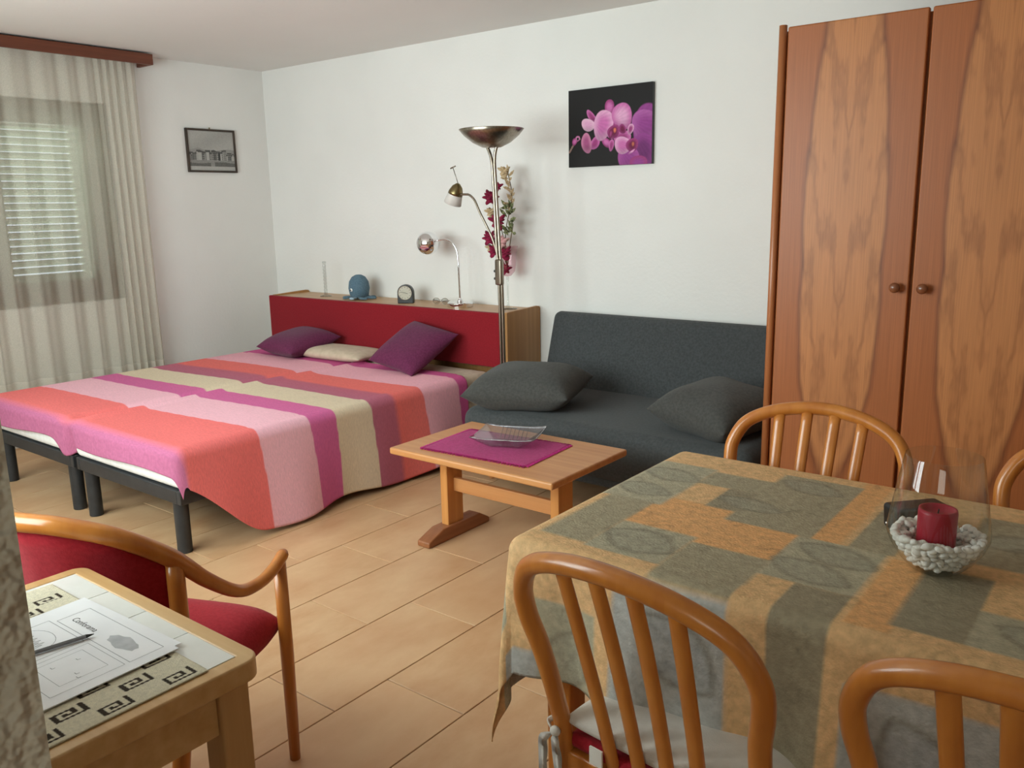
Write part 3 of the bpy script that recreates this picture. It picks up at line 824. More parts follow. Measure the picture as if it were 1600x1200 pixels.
# pull the corner in as a soft cone with a crease
o = link_mesh('tablecloth', grid_mesh('tablecloth', Px, Py, Pz, C), M_CLOTH)
sm = o.modifiers.new('s', 'SOLIDIFY'); sm.thickness = 0.002; sm.offset = 1
tag(o, 'tan and grey-green patchwork tablecloth with leaf motifs draped over the dining table', 'tablecloth')

# ------------------------------------------------------------------ dining chairs
def make_chair():
    t = empty('dining_chair')
    half = [(-0.190, -0.180, 0.0), (-0.195, -0.178, 0.22), (-0.200, -0.180, 0.42), (-0.205, -0.198, 0.52), (-0.213, -0.228, 0.63), (-0.226, -0.248, 0.70), (-0.224, -0.262, 0.755), (-0.190, -0.282, 0.812), (-0.11, -0.302, 0.848), (0.0, -0.312, 0.862)]
    full = half + [(-x, y, z) for x, y, z in reversed(half[:-1])]
    sp = spline(full, 7)
    rr = []
    for i, p in enumerate(sp):
        rr.append(0.0165 if p.z < 0.45 else 0.0165+0.0015*min(1, (p.z-0.45)/0.2))
    MB().tube(sp, rr, 14).build('back_hoop', W_HONEY, t, smooth=True)
    for x in (-0.108, -0.036, 0.036, 0.108):
        ztop = 0.852-1.25*x*x
        path = spline([(x*0.82, -0.172, 0.40), (x*0.88, -0.200, 0.52), (x*0.95, -0.252, 0.70), (x, -0.306+0.3*abs(x)*0.35, ztop)], 6)
        MB().tube(path, 0.0155, 10, flat=0.5).build('back_slat', W_HONEY, t, smooth=True)
    # seat frame ring and seat pad
    pts = [(-0.205, -0.19), (0.205, -0.19), (0.225, 0.02), (0.222, 0.18), (0.19, 0.22), (-0.19, 0.22), (-0.222, 0.18), (-0.225, 0.02)]
    MB().prism(pts, 0.375, 0.415, 'z').build('seat_frame', W_HONEY, t, bevel=0.008, seg=3)
    MB().prism([(x*0.95, y*0.95) for x, y in pts], 0.4155, 0.445, 'z').build('seat_pad', M_RED, t, bevel=0.014, seg=4)
    for sx in (-1, 1):
        MB().tube([(sx*0.20, 0.195, 0.0), (sx*0.195, 0.185, 0.378)], [0.0135, 0.019], 12).build('leg', W_HONEY, t, smooth=True)
        MB().tube([(sx*0.196, -0.176, 0.17), (sx*0.199, 0.19, 0.17)], 0.010, 10).build('stretcher', W_HONEY, t, smooth=True)
    return t
c0 = make_chair()
CH = [(-0.590, 1.330, R_(-6), 'honey-coloured wooden slat-back chair with pale seat cushion at the near side of the table'),
      (-0.040, 1.335, R_(-3), 'honey-coloured slat-back chair in the lower right corner at the near side of the table'),
      (-0.695, 1.930, PI+R_(2), 'honey-coloured slat-back chair across the table, left of the candle vase'),
      (-0.055, 1.945, PI-R_(3), 'honey-coloured slat-back chair across the table, partly behind the candle vase')]
trees = [c0] + [copy_tree(c0) for _ in CH[1:]]
for t, (x, y, rz, lb) in zip(trees, CH):
    t.location = (x, y, 0); t.rotation_euler = (0, 0, rz)
    tag(t, lb, 'chair', 'slat-back dining chairs')
# seat cushion with ties on the first chair
sc = empty('seat_cushion', (CH[0][0], CH[0][1], 0.447), CH[0][2])
tag(sc, 'pale grey seat cushion tied to the near dining chair', 'cushion')
cu = link_mesh('pad', pillow_mesh('pad', 0.42, 0.40, 0.055, pinch=0.02, sq=8), M_GREYSEAT, sc); cu.location = (0.01, 0.015, 0.026)
for s in (-1, 1):
    MB().tube(spline([(s*0.19, -0.165, 0.02), (s*0.205, -0.185, 0.03), (s*0.222, -0.20, 0.022), (s*0.203, -0.214, 0.018)], 5), 0.006, 8, flat=0.35).build('tie', M_GREYSEAT, sc, smooth=True)
    kn = MB().ball((s*0.197, -0.212, 0.016), 0.011, 0.009, 0.010, 10, 8)
    for (dx_, l_) in ((0.022, 0.115), (-0.014, 0.095)):
        p_ = spline([(s*0.197, -0.212, 0.016), (s*(0.199+dx_*0.8), -0.222, 0.0), (s*(0.197+dx_), -0.222, -0.040), (s*(0.195+dx_*1.15), -0.219, 0.018-l_)], 5)
        nn_ = len(p_)
        Lf = [(p.x-0.011*min(1, i/4), p.y, p.z) for i, p in enumerate(p_)]; Rt = [(p.x+0.011*min(1, i/4), p.y+0.002*math.sin(i), p.z) for i, p in enumerate(p_)]
        Bk = [(p.x, p.y+0.0025, p.z) for p in p_]
        kn.add(Lf+Rt+Bk, [f for i in range(nn_-1) for f in ((i, i+1, nn_+i+1, nn_+i), (nn_+i, nn_+i+1, 2*nn_+i+1, 2*nn_+i), (2*nn_+i, 2*nn_+i+1, i+1, i))])
    kn.build('bow', M_GREYSEAT, sc, smooth=True)
MB().box(-0.130, -0.102, -0.196, -0.192, -0.026, 0.008).build('care_tag', M_WHITE, sc)

# ------------------------------------------------------------------ candle vase on the table
vx, vy, vz = -0.286, 1.590, TZ+0.006
va = empty('candle_vase', (vx, vy, vz))
tag(va, 'clear glass vase holding white pebbles and a red candle on the tablecloth', 'vase')
outer = [(0.0001, 0.0), (0.030, 0.0), (0.042, 0.006), (0.060, 0.024), (0.077, 0.050), (0.0845, 0.070), (0.0845, 0.080), (0.081, 0.105), (0.073, 0.155), (0.0635, 0.213), (0.0625, 0.215)]
inner = [(0.0610, 0.213), (0.0705, 0.155), (0.0785, 0.105), (0.0820, 0.080), (0.0820, 0.070), (0.0745, 0.052), (0.057, 0.028), (0.040, 0.011), (0.0001, 0.009)]
MB().lathe(outer, 48, cap=False).build('glass_body', M_GLASS, va, smooth=True)
ca = empty('pillar_candle', (vx-0.002, vy-0.002, vz))
tag(ca, 'short dark red pillar candle among white pebbles', 'candle')
MB().lathe([(0.0001, 0.045), (0.031, 0.045), (0.032, 0.050), (0.0325, 0.111), (0.0315, 0.117), (0.027, 0.117), (0.024, 0.110), (0.0001, 0.108)], 36).build('wax', M_CANDLE, ca, smooth=True)
MB().tube([(0, 0, 0.108), (0.001, 0.001, 0.116)], 0.0012, 6).build('wick', M_INKB, ca)
pm = []
for i in range(4):
    me = MB().ball((0, 0, 0), 0.0095, 0.0070+0.0008*i, 0.0058, 8, 6)
    pv = [(x*(1+0.15*math.sin(7*y*100+i)), y, z) for x, y, z in me.v]
    me.v = pv; mm = me.mesh('pebble', True); mm.materials.append(M_PEB); pm.append(mm)
def inner_r(z):
    zs = [p[1] for p in reversed(inner)]; rs_ = [p[0] for p in reversed(inner)]
    return float(np.interp(z, zs, rs_))
spots = []
tries = 0
while len(spots) < 235 and tries < 60000:
    tries += 1
    z = random.uniform(0.017, 0.072)
    R = inner_r(z)-0.0105
    if R < 0.01: continue
    ang = random.uniform(0, 2*PI)
    rr = R if random.random() < 0.5 else random.uniform(0.0, R)
    if z > 0.036 and rr < 0.043: continue
    if rr < R-0.016 and z < 0.054-0.0: continue
    zt = 0.058+0.016*((rr-0.04)/0.042)+0.004*math.sin(ang*3)
    if z > zt: continue
    p = (rr*math.cos(ang), rr*math.sin(ang), z)
    dmin = 0.0118 if tries < 30000 else 0.0102
    if any((p[0]-q[0])**2+(p[1]-q[1])**2+(p[2]-q[2])**2 < dmin**2 for q in spots): continue
    spots.append(p)
for i, p in enumerate(spots):
    o = link_mesh('pebble', pm[i % 4], None)
    o.location = (vx+p[0], vy+p[1], vz+p[2]); o.rotation_euler = (random.uniform(-.6, .6), random.uniform(-.6, .6), random.uniform(0, 6.28))
    s = random.uniform(0.85, 1.1); o.scale = (s, s, s)
    tag(o, 'small white pebble packed around the red candle in the glass vase', 'pebble', 'white pebbles in the candle vase')
ph = empty('phone_case', (-0.365, 1.79, TZ+0.0065), R_(48))
tag(ph, 'small black leather case standing on the tablecloth behind the vase', 'case')
MB().prism([(-0.020, 0.0), (0.020, 0.0), (0.027, 0.050), (-0.027, 0.050)], -0.06, 0.06, 'x').build('body', M_PLASTIC, ph, bevel=0.008, seg=3)
MB().ball((-0.061, 0.004, 0.012), 0.0035).build('snap', M_CHROME, ph, smooth=True)

# ------------------------------------------------------------------ small tiled table, left foreground
KX0, KX1, KY0, KY1, KZ = -1.668, -1.078, 0.268, 0.722, 0.72
kt = empty('tiled_side_table', ((KX0+KX1)/2, (KY0+KY1)/2, 0))
tag(kt, 'small beech table with white tiled top in the left foreground', 'table')
hx, hy = (KX1-KX0)/2, (KY1-KY0)/2
def round_rect(hx, hy, r, n=6):
    out = []
    for cx, cy, a0 in ((hx-r, hy-r, 0), (-hx+r, hy-r, 90), (-hx+r, -hy+r, 180), (hx-r, -hy+r, 270)):
        for i in range(n+1):
            a = R_(a0+90*i/n); out.append((cx+r*math.cos(a), cy+r*math.sin(a)))
    return out
fr_ = MB()
ro = round_rect(hx, hy, 0.03); ri = round_rect(hx-0.030, hy-0.030, 0.002)
n = len(ro)
vsr = [(x, y, KZ-0.036) for x, y in ro]+[(x, y, KZ) for x, y in ro]+[(x, y, KZ) for x, y in ri]+[(x, y, KZ-0.036) for x, y in ri]
fcs = []
for i in range(n):
    j = (i+1) % n
    fcs += [(i, j, n+j, n+i), (n+i, n+j, 2*n+j, 2*n+i), (2*n+i, 2*n+j, 3*n+j, 3*n+i), (3*n+i, 3*n+j, j, i)]
fr_.add(vsr, fcs); fr_.build('top_frame', W_BEECH, kt, bevel=0.004, seg=3)
MB().box(-hx+0.028, hx-0.028, -hy+0.028, hy-0.028, KZ-0.030, KZ-0.008).build('tile_bed', M_INK, kt)
nxx, nyy = 4, 3
tw, th_ = (2*hx-0.060)/nxx, (2*hy-0.060)/nyy
tme = MB().box(-tw/2+0.0012, tw/2-0.0012, -th_/2+0.0012, th_/2-0.0012, KZ-0.0079, KZ-0.0005).mesh('tile'); tme.materials.append(M_WHITE)
for i in range(nxx):
    for j in range(nyy):
        o = link_mesh('tile', tme, None, kt); o.location = (-hx+0.03+(i+0.5)*tw, -hy+0.03+(j+0.5)*th_, 0)
for sx in (-1, 1):
    for sy in (-1, 1):
        MB().box(sx*(hx-0.045)-0.027, sx*(hx-0.045)+0.027, sy*(hy-0.045)-0.027, sy*(hy-0.045)+0.027, 0, KZ-0.036).build('leg', W_BEECHV, kt, bevel=0.005)
    MB().box(sx*(hx-0.036)-0.009, sx*(hx-0.036)+0.009, -hy+0.073, hy-0.073, KZ-0.115, KZ-0.036).build('apron', W_BEECH, kt)
for sy in (-1, 1):
    MB().box(-hx+0.073, hx-0.073, sy*(hy-0.036)-0.009, sy*(hy-0.036)+0.009, KZ-0.115, KZ-0.036).build('apron', W_BEECH, kt)
# woven mat with key motifs
mx0, mx1, my0, my1 = -1.62, -1.102, 0.30, 0.640
U, V = np.meshgrid(np.linspace(mx0, mx1, 260), np.linspace(my0, my1, 180))
C = np.empty(U.shape+(3,)); C[:] = linc(226, 218, 194)
key = ["#######", "#.....#", "#.###.#", "#.#.#.#", "#.#...#", "#.#####", "#......"]
ky = np.array([[1 if ch == '#' else 0 for ch in r] for r in key])
mw, mh = 0.027, 0.046
row = 0
xk = mx1-0.010
while xk-mw > mx0:
    yk = my1-0.012-(0.049 if row % 2 else 0.0)
    while yk-mh > my0:
        iu = np.floor((xk-U)/mw*7).astype(int); iv = np.floor((yk-V)/mh*7).astype(int)
        mk = (iu >= 0) & (iu < 7) & (iv >= 0) & (iv < 7)
        val = np.zeros(U.shape, bool); val[mk] = ky[np.clip(iu, 0, 6), np.clip(iv, 0, 6)][mk] > 0
        C[val] = linc(62, 52, 42)
        yk -= 0.0985
    xk -= 0.036; row += 1
Zm = 0.0030 + 0.0007*np.sin(U*900)*np.sin(V*800)
o = link_mesh('placemat', grid_mesh('placemat', U-(mx0+mx1)/2, V-(my0+my1)/2, Zm, C), M_MAT)
o.location = ((mx0+mx1)/2, (my0+my1)/2, KZ)
sm = o.modifiers.new('s', 'SOLIDIFY'); sm.thickness = 0.002; sm.offset = -1
tag(o, 'cream woven placemat with dark square key motifs on the white tiled table', 'placemat')

def text_mesh(body, size):
    cu = bpy.data.curves.new('t', 'FONT'); cu.body = body; cu.size = size; cu.align_x = 'LEFT'
    ob = bpy.data.objects.new('t', cu); COL.objects.link(ob)
    bpy.context.view_layer.update()
    dg = bpy.context.evaluated_depsgraph_get()
    me = bpy.data.meshes.new_from_object(ob.evaluated_get(dg))
    bpy.data.objects.remove(ob)
    return me
def strip2d(mb, pts, w, z):
    for a, b_ in zip(pts[:-1], pts[1:]):
        a, b_ = Vector((a[0], a[1])), Vector((b_[0], b_[1]))
        d = (b_-a)
        if d.length < 1e-6: continue
        nn = Vector((-d.y, d.x)).normalized()*w/2
        mb.add([(a.x+nn.x, a.y+nn.y, z), (b_.x+nn.x, b_.y+nn.y, z), (b_.x-nn.x, b_.y-nn.y, z), (a.x-nn.x, a.y-nn.y, z)], [(0, 1, 2, 3)])
def rect2d(mb, x0, x1, y0, y1, w, z): strip2d(mb, [(x0, y0), (x1, y0), (x1, y1), (x0, y1), (x0, y0)], w, z)
# loose sheets, printed plan on top
o = MB().box(-0.1485, 0.1485, -0.105, 0.105, 0.0, 0.0005).build('paper_sheet', M_PAPER)
o.location = (-1.352, 0.548, KZ+0.0050); o.rotation_euler = (0, 0, R_(2.5))
tag(o, 'blank white sheet lying under the printed leaflet on the tiled table', 'paper')
pp = empty('printed_leaflet', (-1.339, 0.538, KZ+0.0060), R_(1.0))
tag(pp, 'white printed leaflet with outline drawings and a shop name heading on the placemat', 'paper')
MB().box(-0.1485, 0.1485, -0.105, 0.105, 0.0, 0.0016).build('sheet', M_PAPER, pp)
zt = 0.0018
tm = text_mesh('Conforama', 0.0165); to = link_mesh('printed_heading', tm, M_INKB, pp); to.location = (-0.092, 0.052, zt)
dr = MB()
rect2d(dr, -0.108, 0.125, 0.036, 0.093, 0.0009, zt); rect2d(dr, -0.120, 0.0, -0.085, 0.028, 0.0009, zt); rect2d(dr, 0.012, 0.125, -0.085, 0.028, 0.0007, zt)
rect2d(dr, 0.025, 0.105, -0.062, 0.012, 0.0006, zt)
strip2d(dr, [(-0.07+0.042*math.cos(a/24*2*PI), -0.02+0.03*math.sin(a/24*2*PI)) for a in range(25)], 0.0008, zt)
for i in range(9):
    x = -0.098+0.006*i
    strip2d(dr, [(x, -0.03-0.004*(i % 3)), (x+0.006, -0.018+0.006*(i % 2)), (x+0.009, -0.034)], 0.0009, zt)
for (x, y) in ((0.04, -0.045), (0.085, -0.03), (0.098, -0.034), (0.045, -0.008)):
    strip2d(dr, [(x, y), (x+0.006, y), (x+0.006, y+0.005)], 0.0010, zt)
dr.build('printed_drawing', M_INK, pp)
bl = MB(); pts = [(0.058+0.036*math.cos(a/18*2*PI)*(1+0.12*(a % 2)), 0.062+0.013*math.sin(a/18*2*PI)*(1+0.15*(a % 3))) for a in range(18)]
bl.add([(x, y, zt) for x, y in pts], [tuple(range(18))])
bl.build('printed_cloud', noise_mat('ink_pale', S(178, 180, 184), S(194, 196, 200), scale=60, rough=0.8), pp)
pn = empty('pencil', (-1.353, 0.527, KZ+0.0118), R_(79))
tag(pn, 'thin grey pencil lying across the printed leaflet', 'pencil')
MB().tube([(-0.075, 0, 0), (0.045, 0, 0)], 0.0036, 6).build('barrel', M_INK, pn)
MB().tube([(0.045, 0, 0), (0.058, 0, 0)], [0.0036, 0.0006], 6).build('tip', M_INKB, pn)

# ------------------------------------------------------------------ easy chair behind it
ec = empty('easy_chair', (-1.9316, 1.1071, 0), R_(23))
tag(ec, 'low bentwood armchair with red upholstery behind the tiled table', 'chair')
half = [(0.268, 0.006, 0.572), (0.268, -0.05, 0.550), (0.262, -0.11, 0.538), (0.250, -0.18, 0.550), (0.236, -0.27, 0.618), (0.212, -0.348, 0.700), (0.150, -0.425, 0.770), (0.062, -0.468, 0.802), (0.0, -0.476, 0.807)]
full = half + [(-x, y, z) for x, y, z in reversed(half[:-1])]
sp = spline(full, 8)
rr = [0.015 + 0.005*min(1, max(0, (p.z-0.55)/0.15)) for p in sp]
rr[0] = rr[-1] = 0.009; rr[1] = rr[-2] = 0.014
MB().tube(sp, rr, 14).build('arm_rail', W_HONEY, ec, smooth=True)
for s_ in (-1, 1):
    MB().tube([(s_*0.262, -0.012, 0.0), (s_*0.264, -0.014, 0.30), (s_*0.266, -0.020, 0.552)], [0.014, 0.017, 0.016], 12).build('leg', W_HONEY, ec, smooth=True)
    MB().tube(spline([(s_*0.215, -0.440, 0.0), (s_*0.218, -0.390, 0.25), (s_*0.220, -0.352, 0.45), (s_*0.214, -0.340, 0.690)], 5), 0.019, 12).build('rear_leg', W_HONEY, ec, smooth=True)
o = link_mesh('seat', pillow_mesh('seat', 0.49, 0.43, 0.135, pinch=0.0, sq=7), M_RED, ec); o.location = (0, -0.205, 0.375)
arc = spline([(0.194, -0.340, 0.695), (0.140, -0.410, 0.763), (0.058, -0.452, 0.795), (0.0, -0.460, 0.800), (-0.058, -0.452, 0.795), (-0.140, -0.410, 0.763), (-0.194, -0.340, 0.695)], 8)
zz = np.linspace(0, 1, 12)
Xb = np.array([[p.x*(0.98+0.02*z) for p in arc] for z in zz]); Yb = np.array([[p.y*(0.90+0.10*z) + 0.015*math.sin(PI*z) for p in arc] for z in zz])
Zb = np.array([[0.40+(p.z-0.012-0.40)*z for p in arc] for z in zz])
o = link_mesh('back_pad', grid_mesh('back_pad', Xb, Yb, Zb), M_RED, ec)
sm = o.modifiers.new('s', 'SOLIDIFY'); sm.thickness = 0.028; sm.offset = 0

# ------------------------------------------------------------------ curtain and valance
vl2 = empty('curtain_valance', (XL, 2.05, 2.333))
tag(vl2, 'dark wooden curtain box along the ceiling above the window', 'valance')
MB().box(0.150, 0.172, -1.1, 1.104, 0.0, 0.066).build('front_board', W_VAL, vl2, bevel=0.003)
MB().box(0.002, 0.150, 1.082, 1.104, 0.0, 0.066).build('end_board', W_VAL, vl2, bevel=0.003)
MB().box(0.002, 0.150, -1.1, 1.082, 0.050, 0.066).build('top_board', W_VAL, vl2)
MB().box(0.085, 0.105, -1.1, 1.03, 0.036, 0.049).build('rail', M_WHITE, vl2)
cz = [0.05, 0.42, 2.366]
yy = np.linspace(0.98, 3.075, 700)
ph_ = np.cumsum(np.where(yy > 2.80, 2*PI/0.060, 2*PI/0.135)*(1+0.25*np.sin(yy*7.3)))*(yy[1]-yy[0])
ct_ = empty('sheer_curtain', (XL+0.090, 0, 0))
tag(ct_, 'cream sheer floor-length curtain in soft folds over the shuttered window', 'curtain')
def curtain_part(name, z0, z1, nz, mat):
    zs = np.linspace(z0, z1, nz)
    Y, Z = np.meshgrid(yy, zs)
    k = (2.366-Z)/2.3
    sharp = np.sin(ph_)[None]*0.75 + 0.25*np.sin(2*ph_+0.7)[None]
    X = (0.016+0.016*k)*sharp + 0.010*k*np.sin(Y*9+Z)
    return link_mesh(name, grid_mesh(name, X, Y + 0.008*k*np.cos(ph_)[None], Z), mat, ct_)
curtain_part('curtain_cloth', 0.42, 2.366, 40, M_SHEER)
curtain_part('curtain_hem', 0.05, 0.42, 10, M_HEM)

# ------------------------------------------------------------------ pictures
# orchid canvas on the back wall
ow, oh = 0.525, 0.411
oc = empty('orchid_canvas', (-2.5055, YB, 1.608))
tag(oc, 'black canvas print with pink orchid flowers on the white wall above the sofa', 'picture')
MB().box(-ow/2, ow/2, -0.024, -0.001, 0, oh).build('canvas', M_PLASTIC, oc, bevel=0.0015)
nu, nv = 260, 204
U, V = np.meshgrid(np.linspace(0, 1, nu), np.linspace(1, 0, nv))    # V measured downwards
C = np.empty(U.shape+(3,)); C[:] = linc(30, 28, 28)
asp = oh/ow
def petal(cx, cy, a, b, ang, c, ce, base=None):
    ca, sa = math.cos(R_(ang)), math.sin(R_(ang))
    x, y = (U-cx), (V-cy)*asp
    p = (x*ca+y*sa)/a; q = (-x*sa+y*ca)/b
    r = np.sqrt(p*p+q*q)*(1+0.05*np.sin(3*np.arctan2(q, p)))
    mk = smooth((1-r)*14+.5)
    ve = 0.5+0.5*np.sin(np.arctan2(q, p+1.2)*34)
    col = c*(1-smooth((r-0.3)/0.7))[..., None] + ce*smooth((r-0.3)/0.7)[..., None]
    col = col*(0.90+0.10*ve)[..., None]
    sh = np.clip(1-0.35*smooth((y/b+0.1)/1.1), 0.6, 1)[..., None]
    C[:] = C*(1-mk[..., None])+col*sh*mk[..., None]
PK, PKL, PKD, MGD, PU = linc(206, 112, 176), linc(228, 168, 206), linc(158, 62, 122), linc(116, 28, 72), linc(150, 66, 142)
petal(0.95, 0.62, 0.16, 0.30, 0, linc(128, 54, 122), PU); petal(0.93, 0.52, 0.17, 0.15, 20, PU, linc(176, 96, 166)); petal(0.90, 0.83, 0.16, 0.16, 60, linc(112, 46, 108), PU)
petal(0.73, 0.90, 0.13, 0.12, 40, PU, linc(170, 84, 156)); petal(0.85, 0.99, 0.10, 0.08, 0, PU, PKD)
petal(0.29, 0.36, 0.09, 0.035, 48, PKD, PK); petal(0.245, 0.46, 0.085, 0.062, 20, PKL, linc(236, 190, 216)); petal(0.33, 0.70, 0.075, 0.05, -50, PKD, PK)
petal(0.225, 0.695, 0.105, 0.062, 80, linc(170, 84, 132), linc(206, 132, 168))
petal(0.505, 0.265, 0.055, 0.085*1.0, 0, PK, PKD); petal(0.475, 0.705, 0.075, 0.04, 38, PK, PKD); petal(0.53, 0.74, 0.03, 0.06, 10, PKD, PK)
petal(0.54, 0.50, 0.11, 0.12, 0, PKD, PK); petal(0.66, 0.66, 0.10, 0.08, 0, PKD, PK); petal(0.43, 0.475, 0.115, 0.155, 18, PK, PKL); petal(0.655, 0.385, 0.115, 0.135, -22, PKL, PK)
petal(0.665, 0.75, 0.10, 0.085, 20, PK, PKL)
petal(0.755, 0.555, 0.035, 0.055, 20, PKD, PKL)
petal(0.66, 0.545, 0.05, 0.04, 60, MGD, PKD)
petal(0.555, 0.57, 0.075, 0.065, -25, MGD, PKD); petal(0.57, 0.555, 0.022, 0.035, 0, linc(222, 120, 96), MGD); petal(0.52, 0.60, 0.02, 0.05, 10, PKD, MGD)
petal(0.775, 0.755, 0.072, 0.066, -20, MGD, PKD); petal(0.785, 0.745, 0.020, 0.032, 0, linc(196, 108, 84), MGD); petal(0.77, 0.84, 0.045, 0.012, -30, PKL, PK)
for i in range(14):
    t = i/13; petal(0.01+0.13*t, 0.80-0.16*t-0.03*math.sin(t*3), 0.012, 0.010, 0, linc(150, 120, 110), linc(150, 120, 110))
petal(0.075, 0.665, 0.03, 0.04, 20, PK, PKD); petal(0.115, 0.625, 0.028, 0.028, 0, linc(208, 160, 178), PK); petal(0.115, 0.63, 0.014, 0.014, 0, linc(30, 28, 28), linc(30, 28, 28))
link_mesh('flower_print', grid_mesh('flower_print', (U-0.5)*ow*0.996, np.full(U.shape, -0.0246), (1-V)*oh*0.996+0.0008, C), M_PRINT, oc)

# small framed engraving on the left wall
pw, phh = 0.392, 0.297
fp = empty('framed_picture', (XL, 3.6275, 1.676))
tag(fp, 'small dark-framed grey harbour town engraving on the wall beside the curtain', 'picture')
mb = MB(); frame_yz(mb, -pw/2, pw/2, 0, phh, 0.002, 0.020, 0.014); mb.build('frame', noise_mat('frame_dark', S(48, 36, 26), S(62, 48, 36), scale=30, rough=0.45), fp, bevel=0.002)
nu, nv = 150, 110
U, V = np.meshgrid(np.linspace(0, 1, nu), np.linspace(1, 0, nv))
G = 0.40+0.03*np.sin(U*5+V*9)+0.02*rng.normal(size=U.shape)
hill = 0.50-0.07*np.exp(-((U-0.2)/0.13)**2)-0.05*np.exp(-((U-0.85)/0.2)**2)
G[V > hill] = 0.30
rs = np.random.default_rng(3)
for i in range(46):
    x = rs.uniform(0, 1); w = rs.uniform(0.03, 0.09); top = 0.50+0.09*rs.random()+(0.05 if x < 0.15 or x > 0.8 else 0); bot = 0.74+0.08*rs.random()
    mk = (np.abs(U-x) < w/2) & (V > top) & (V < bot); G[mk] = rs.choice([0.06, 0.12, 0.2, 0.32, 0.42])
    mk2 = mk & (((U-x)/w*6) % 1 < 0.45) & (((V-top)*22) % 1 < 0.6); G[mk2] = rs.choice([0.05, 0.3, 0.45])
    rf = (np.abs(U-x) < w/2*1.1) & (V > top-0.03) & (V < top+0.01); G[rf] = 0.10
q = (V > 0.74) & (V < 0.84); G[q] = 0.22+0.1*rs.random(U.shape)[q]
bo = (V > 0.80+0.02*np.sin(U*7)) & (V < 0.89) & ((U < 0.46) | (U > 0.55)); G[bo] = 0.10+0.08*rs.random(U.shape)[bo]
G[V > 0.89] = 0.45
C = np.stack([G*1.0, G*0.98, G*0.92], -1)
link_mesh('engraving', grid_mesh('engraving', np.full(U.shape, 0.012), (U-0.5)*(pw-0.026), (1-V)*(phh-0.026)+0.013, C), M_PRINT, fp)
MB().tube([(0.006, 0.0, phh-0.002), (0.006, 0.0, phh+0.012)], 0.004, 8).build('hook', M_BRASS, fp)

# ------------------------------------------------------------------ floor lamp
fl = empty('floor_lamp', (-2.885, 3.60, 0))
tag(fl, 'tall brushed nickel uplighter floor lamp with reading arm, standing beside the headboard', 'lamp')
MB().lathe([(0.0001, 0.0), (0.125, 0.0), (0.128, 0.008), (0.122, 0.020), (0.02, 0.030), (0.0001, 0.030)], 40).build('base', M_NICKEL, fl, smooth=False, bevel=0.002)
dx = -0.040
for s in (-1, 1):
    pts = [(s*0.010+0.006, 0, 0.025), (s*0.010, 0, 0.95), (s*0.010-0.012, 0, 1.20), (s*0.008+dx*0.7, 0, 1.55), (s*0.012+dx*0.85, 0, 1.655), (s*0.038+dx, 0, 1.725)]
    MB().tube(spline(pts, 8), 0.0085, 12).build('pole', M_NICKEL, fl, smooth=True)
MB().box(-0.030, 0.016, -0.016, 0.016, 0.985, 1.125).build('switch_sleeve', M_NICKEL, fl, bevel=0.010, seg=3)
for z in (1.02, 1.06):
    MB().tube([(-0.030, -0.002, z), (-0.040, -0.002, z)], 0.007, 10).build('dimmer_knob', M_BLACK, fl, smooth=False)
bw = [(0.0001, 1.705), (0.05, 1.708), (0.10, 1.732), (0.145, 1.768), (0.172, 1.800), (0.170, 1.802), (0.140, 1.773), (0.095, 1.739), (0.05, 1.716), (0.0001, 1.713)]
MB().lathe(bw, 48, (dx, 0, 0)).build('bowl_shade', M_NICKEL, fl, smooth=True)
MB().tube(spline([(-0.012, 0, 1.13), (-0.045, -0.01, 1.24), (-0.115, -0.02, 1.37), (-0.150, -0.02, 1.435), (-0.185, -0.02, 1.465), (-0.215, -0.02, 1.470), (-0.262, -0.02, 1.470)], 7), 0.0062, 10).build('reading_arm', M_NICKEL, fl, smooth=True)
Mt = Matrix.Rotation(R_(24), 3, 'Y')
rh = (-0.286, -0.02, 1.480)
sh_ = MB().lathe([(0.0001, 0.055), (0.010, 0.053), (0.028, 0.035), (0.040, 0.005), (0.042, -0.008), (0.040, -0.008), (0.030, 0.025), (0.0001, 0.045)], 24, rh, Mt)
hdp = sh_.build('reading_cup', M_BRASS, fl, smooth=True)
MB().lathe([(0.040, -0.006), (0.050, -0.062), (0.048, -0.062), (0.038, -0.008)], 24, rh, Mt, cap=False).build('reading_shade', M_FROST, fl, smooth=True)
pv = Vector(rh)
MB().tube([pv+Mt @ Vector((0, 0, 0.05)), (-0.300, -0.02, 1.615)], 0.0022, 6).tube([(-0.318, -0.02, 1.611), (-0.282, -0.02, 1.622)], 0.004, 6).build('tilt_rod', M_NICKEL, fl, smooth=True)

# ------------------------------------------------------------------ things on the headboard shelf
ZS = HZ
dl = empty('desk_lamp', (-3.468, 3.925, ZS))
tag(dl, 'small chrome gooseneck lamp with ball head on the headboard shelf', 'lamp')
MB().lathe([(0.0001, 0), (0.078, 0.0), (0.080, 0.004), (0.080, 0.026), (0.076, 0.031), (0.0001, 0.031)], 36).build('base', M_CHROME, dl, bevel=0.001)
MB().lathe([(0.0001, 0.030), (0.020, 0.030), (0.016, 0.045), (0.008, 0.05), (0.0001, 0.05)], 20).build('collar', M_CHROME, dl, smooth=True)
MB().tube(spline([(0, 0, 0.04), (-0.004, 0, 0.20), (-0.010, 0, 0.325), (-0.040, -0.005, 0.385), (-0.095, -0.01, 0.410), (-0.170, -0.015, 0.402)], 8), 0.0062, 12).build('gooseneck', M_CHROME, dl, smooth=True)
Mh = Matrix.Rotation(R_(35), 3, 'X') @ Matrix.Rotation(R_(30), 3, 'Y')
prof = [(max(0.0001, 0.072*math.sin(a)), 0.072*math.cos(a)) for a in [PI*0.72*i/20 for i in range(21)]]
prof2 = [(max(0.0001, r*0.95), z*0.95) for r, z in reversed(prof)]
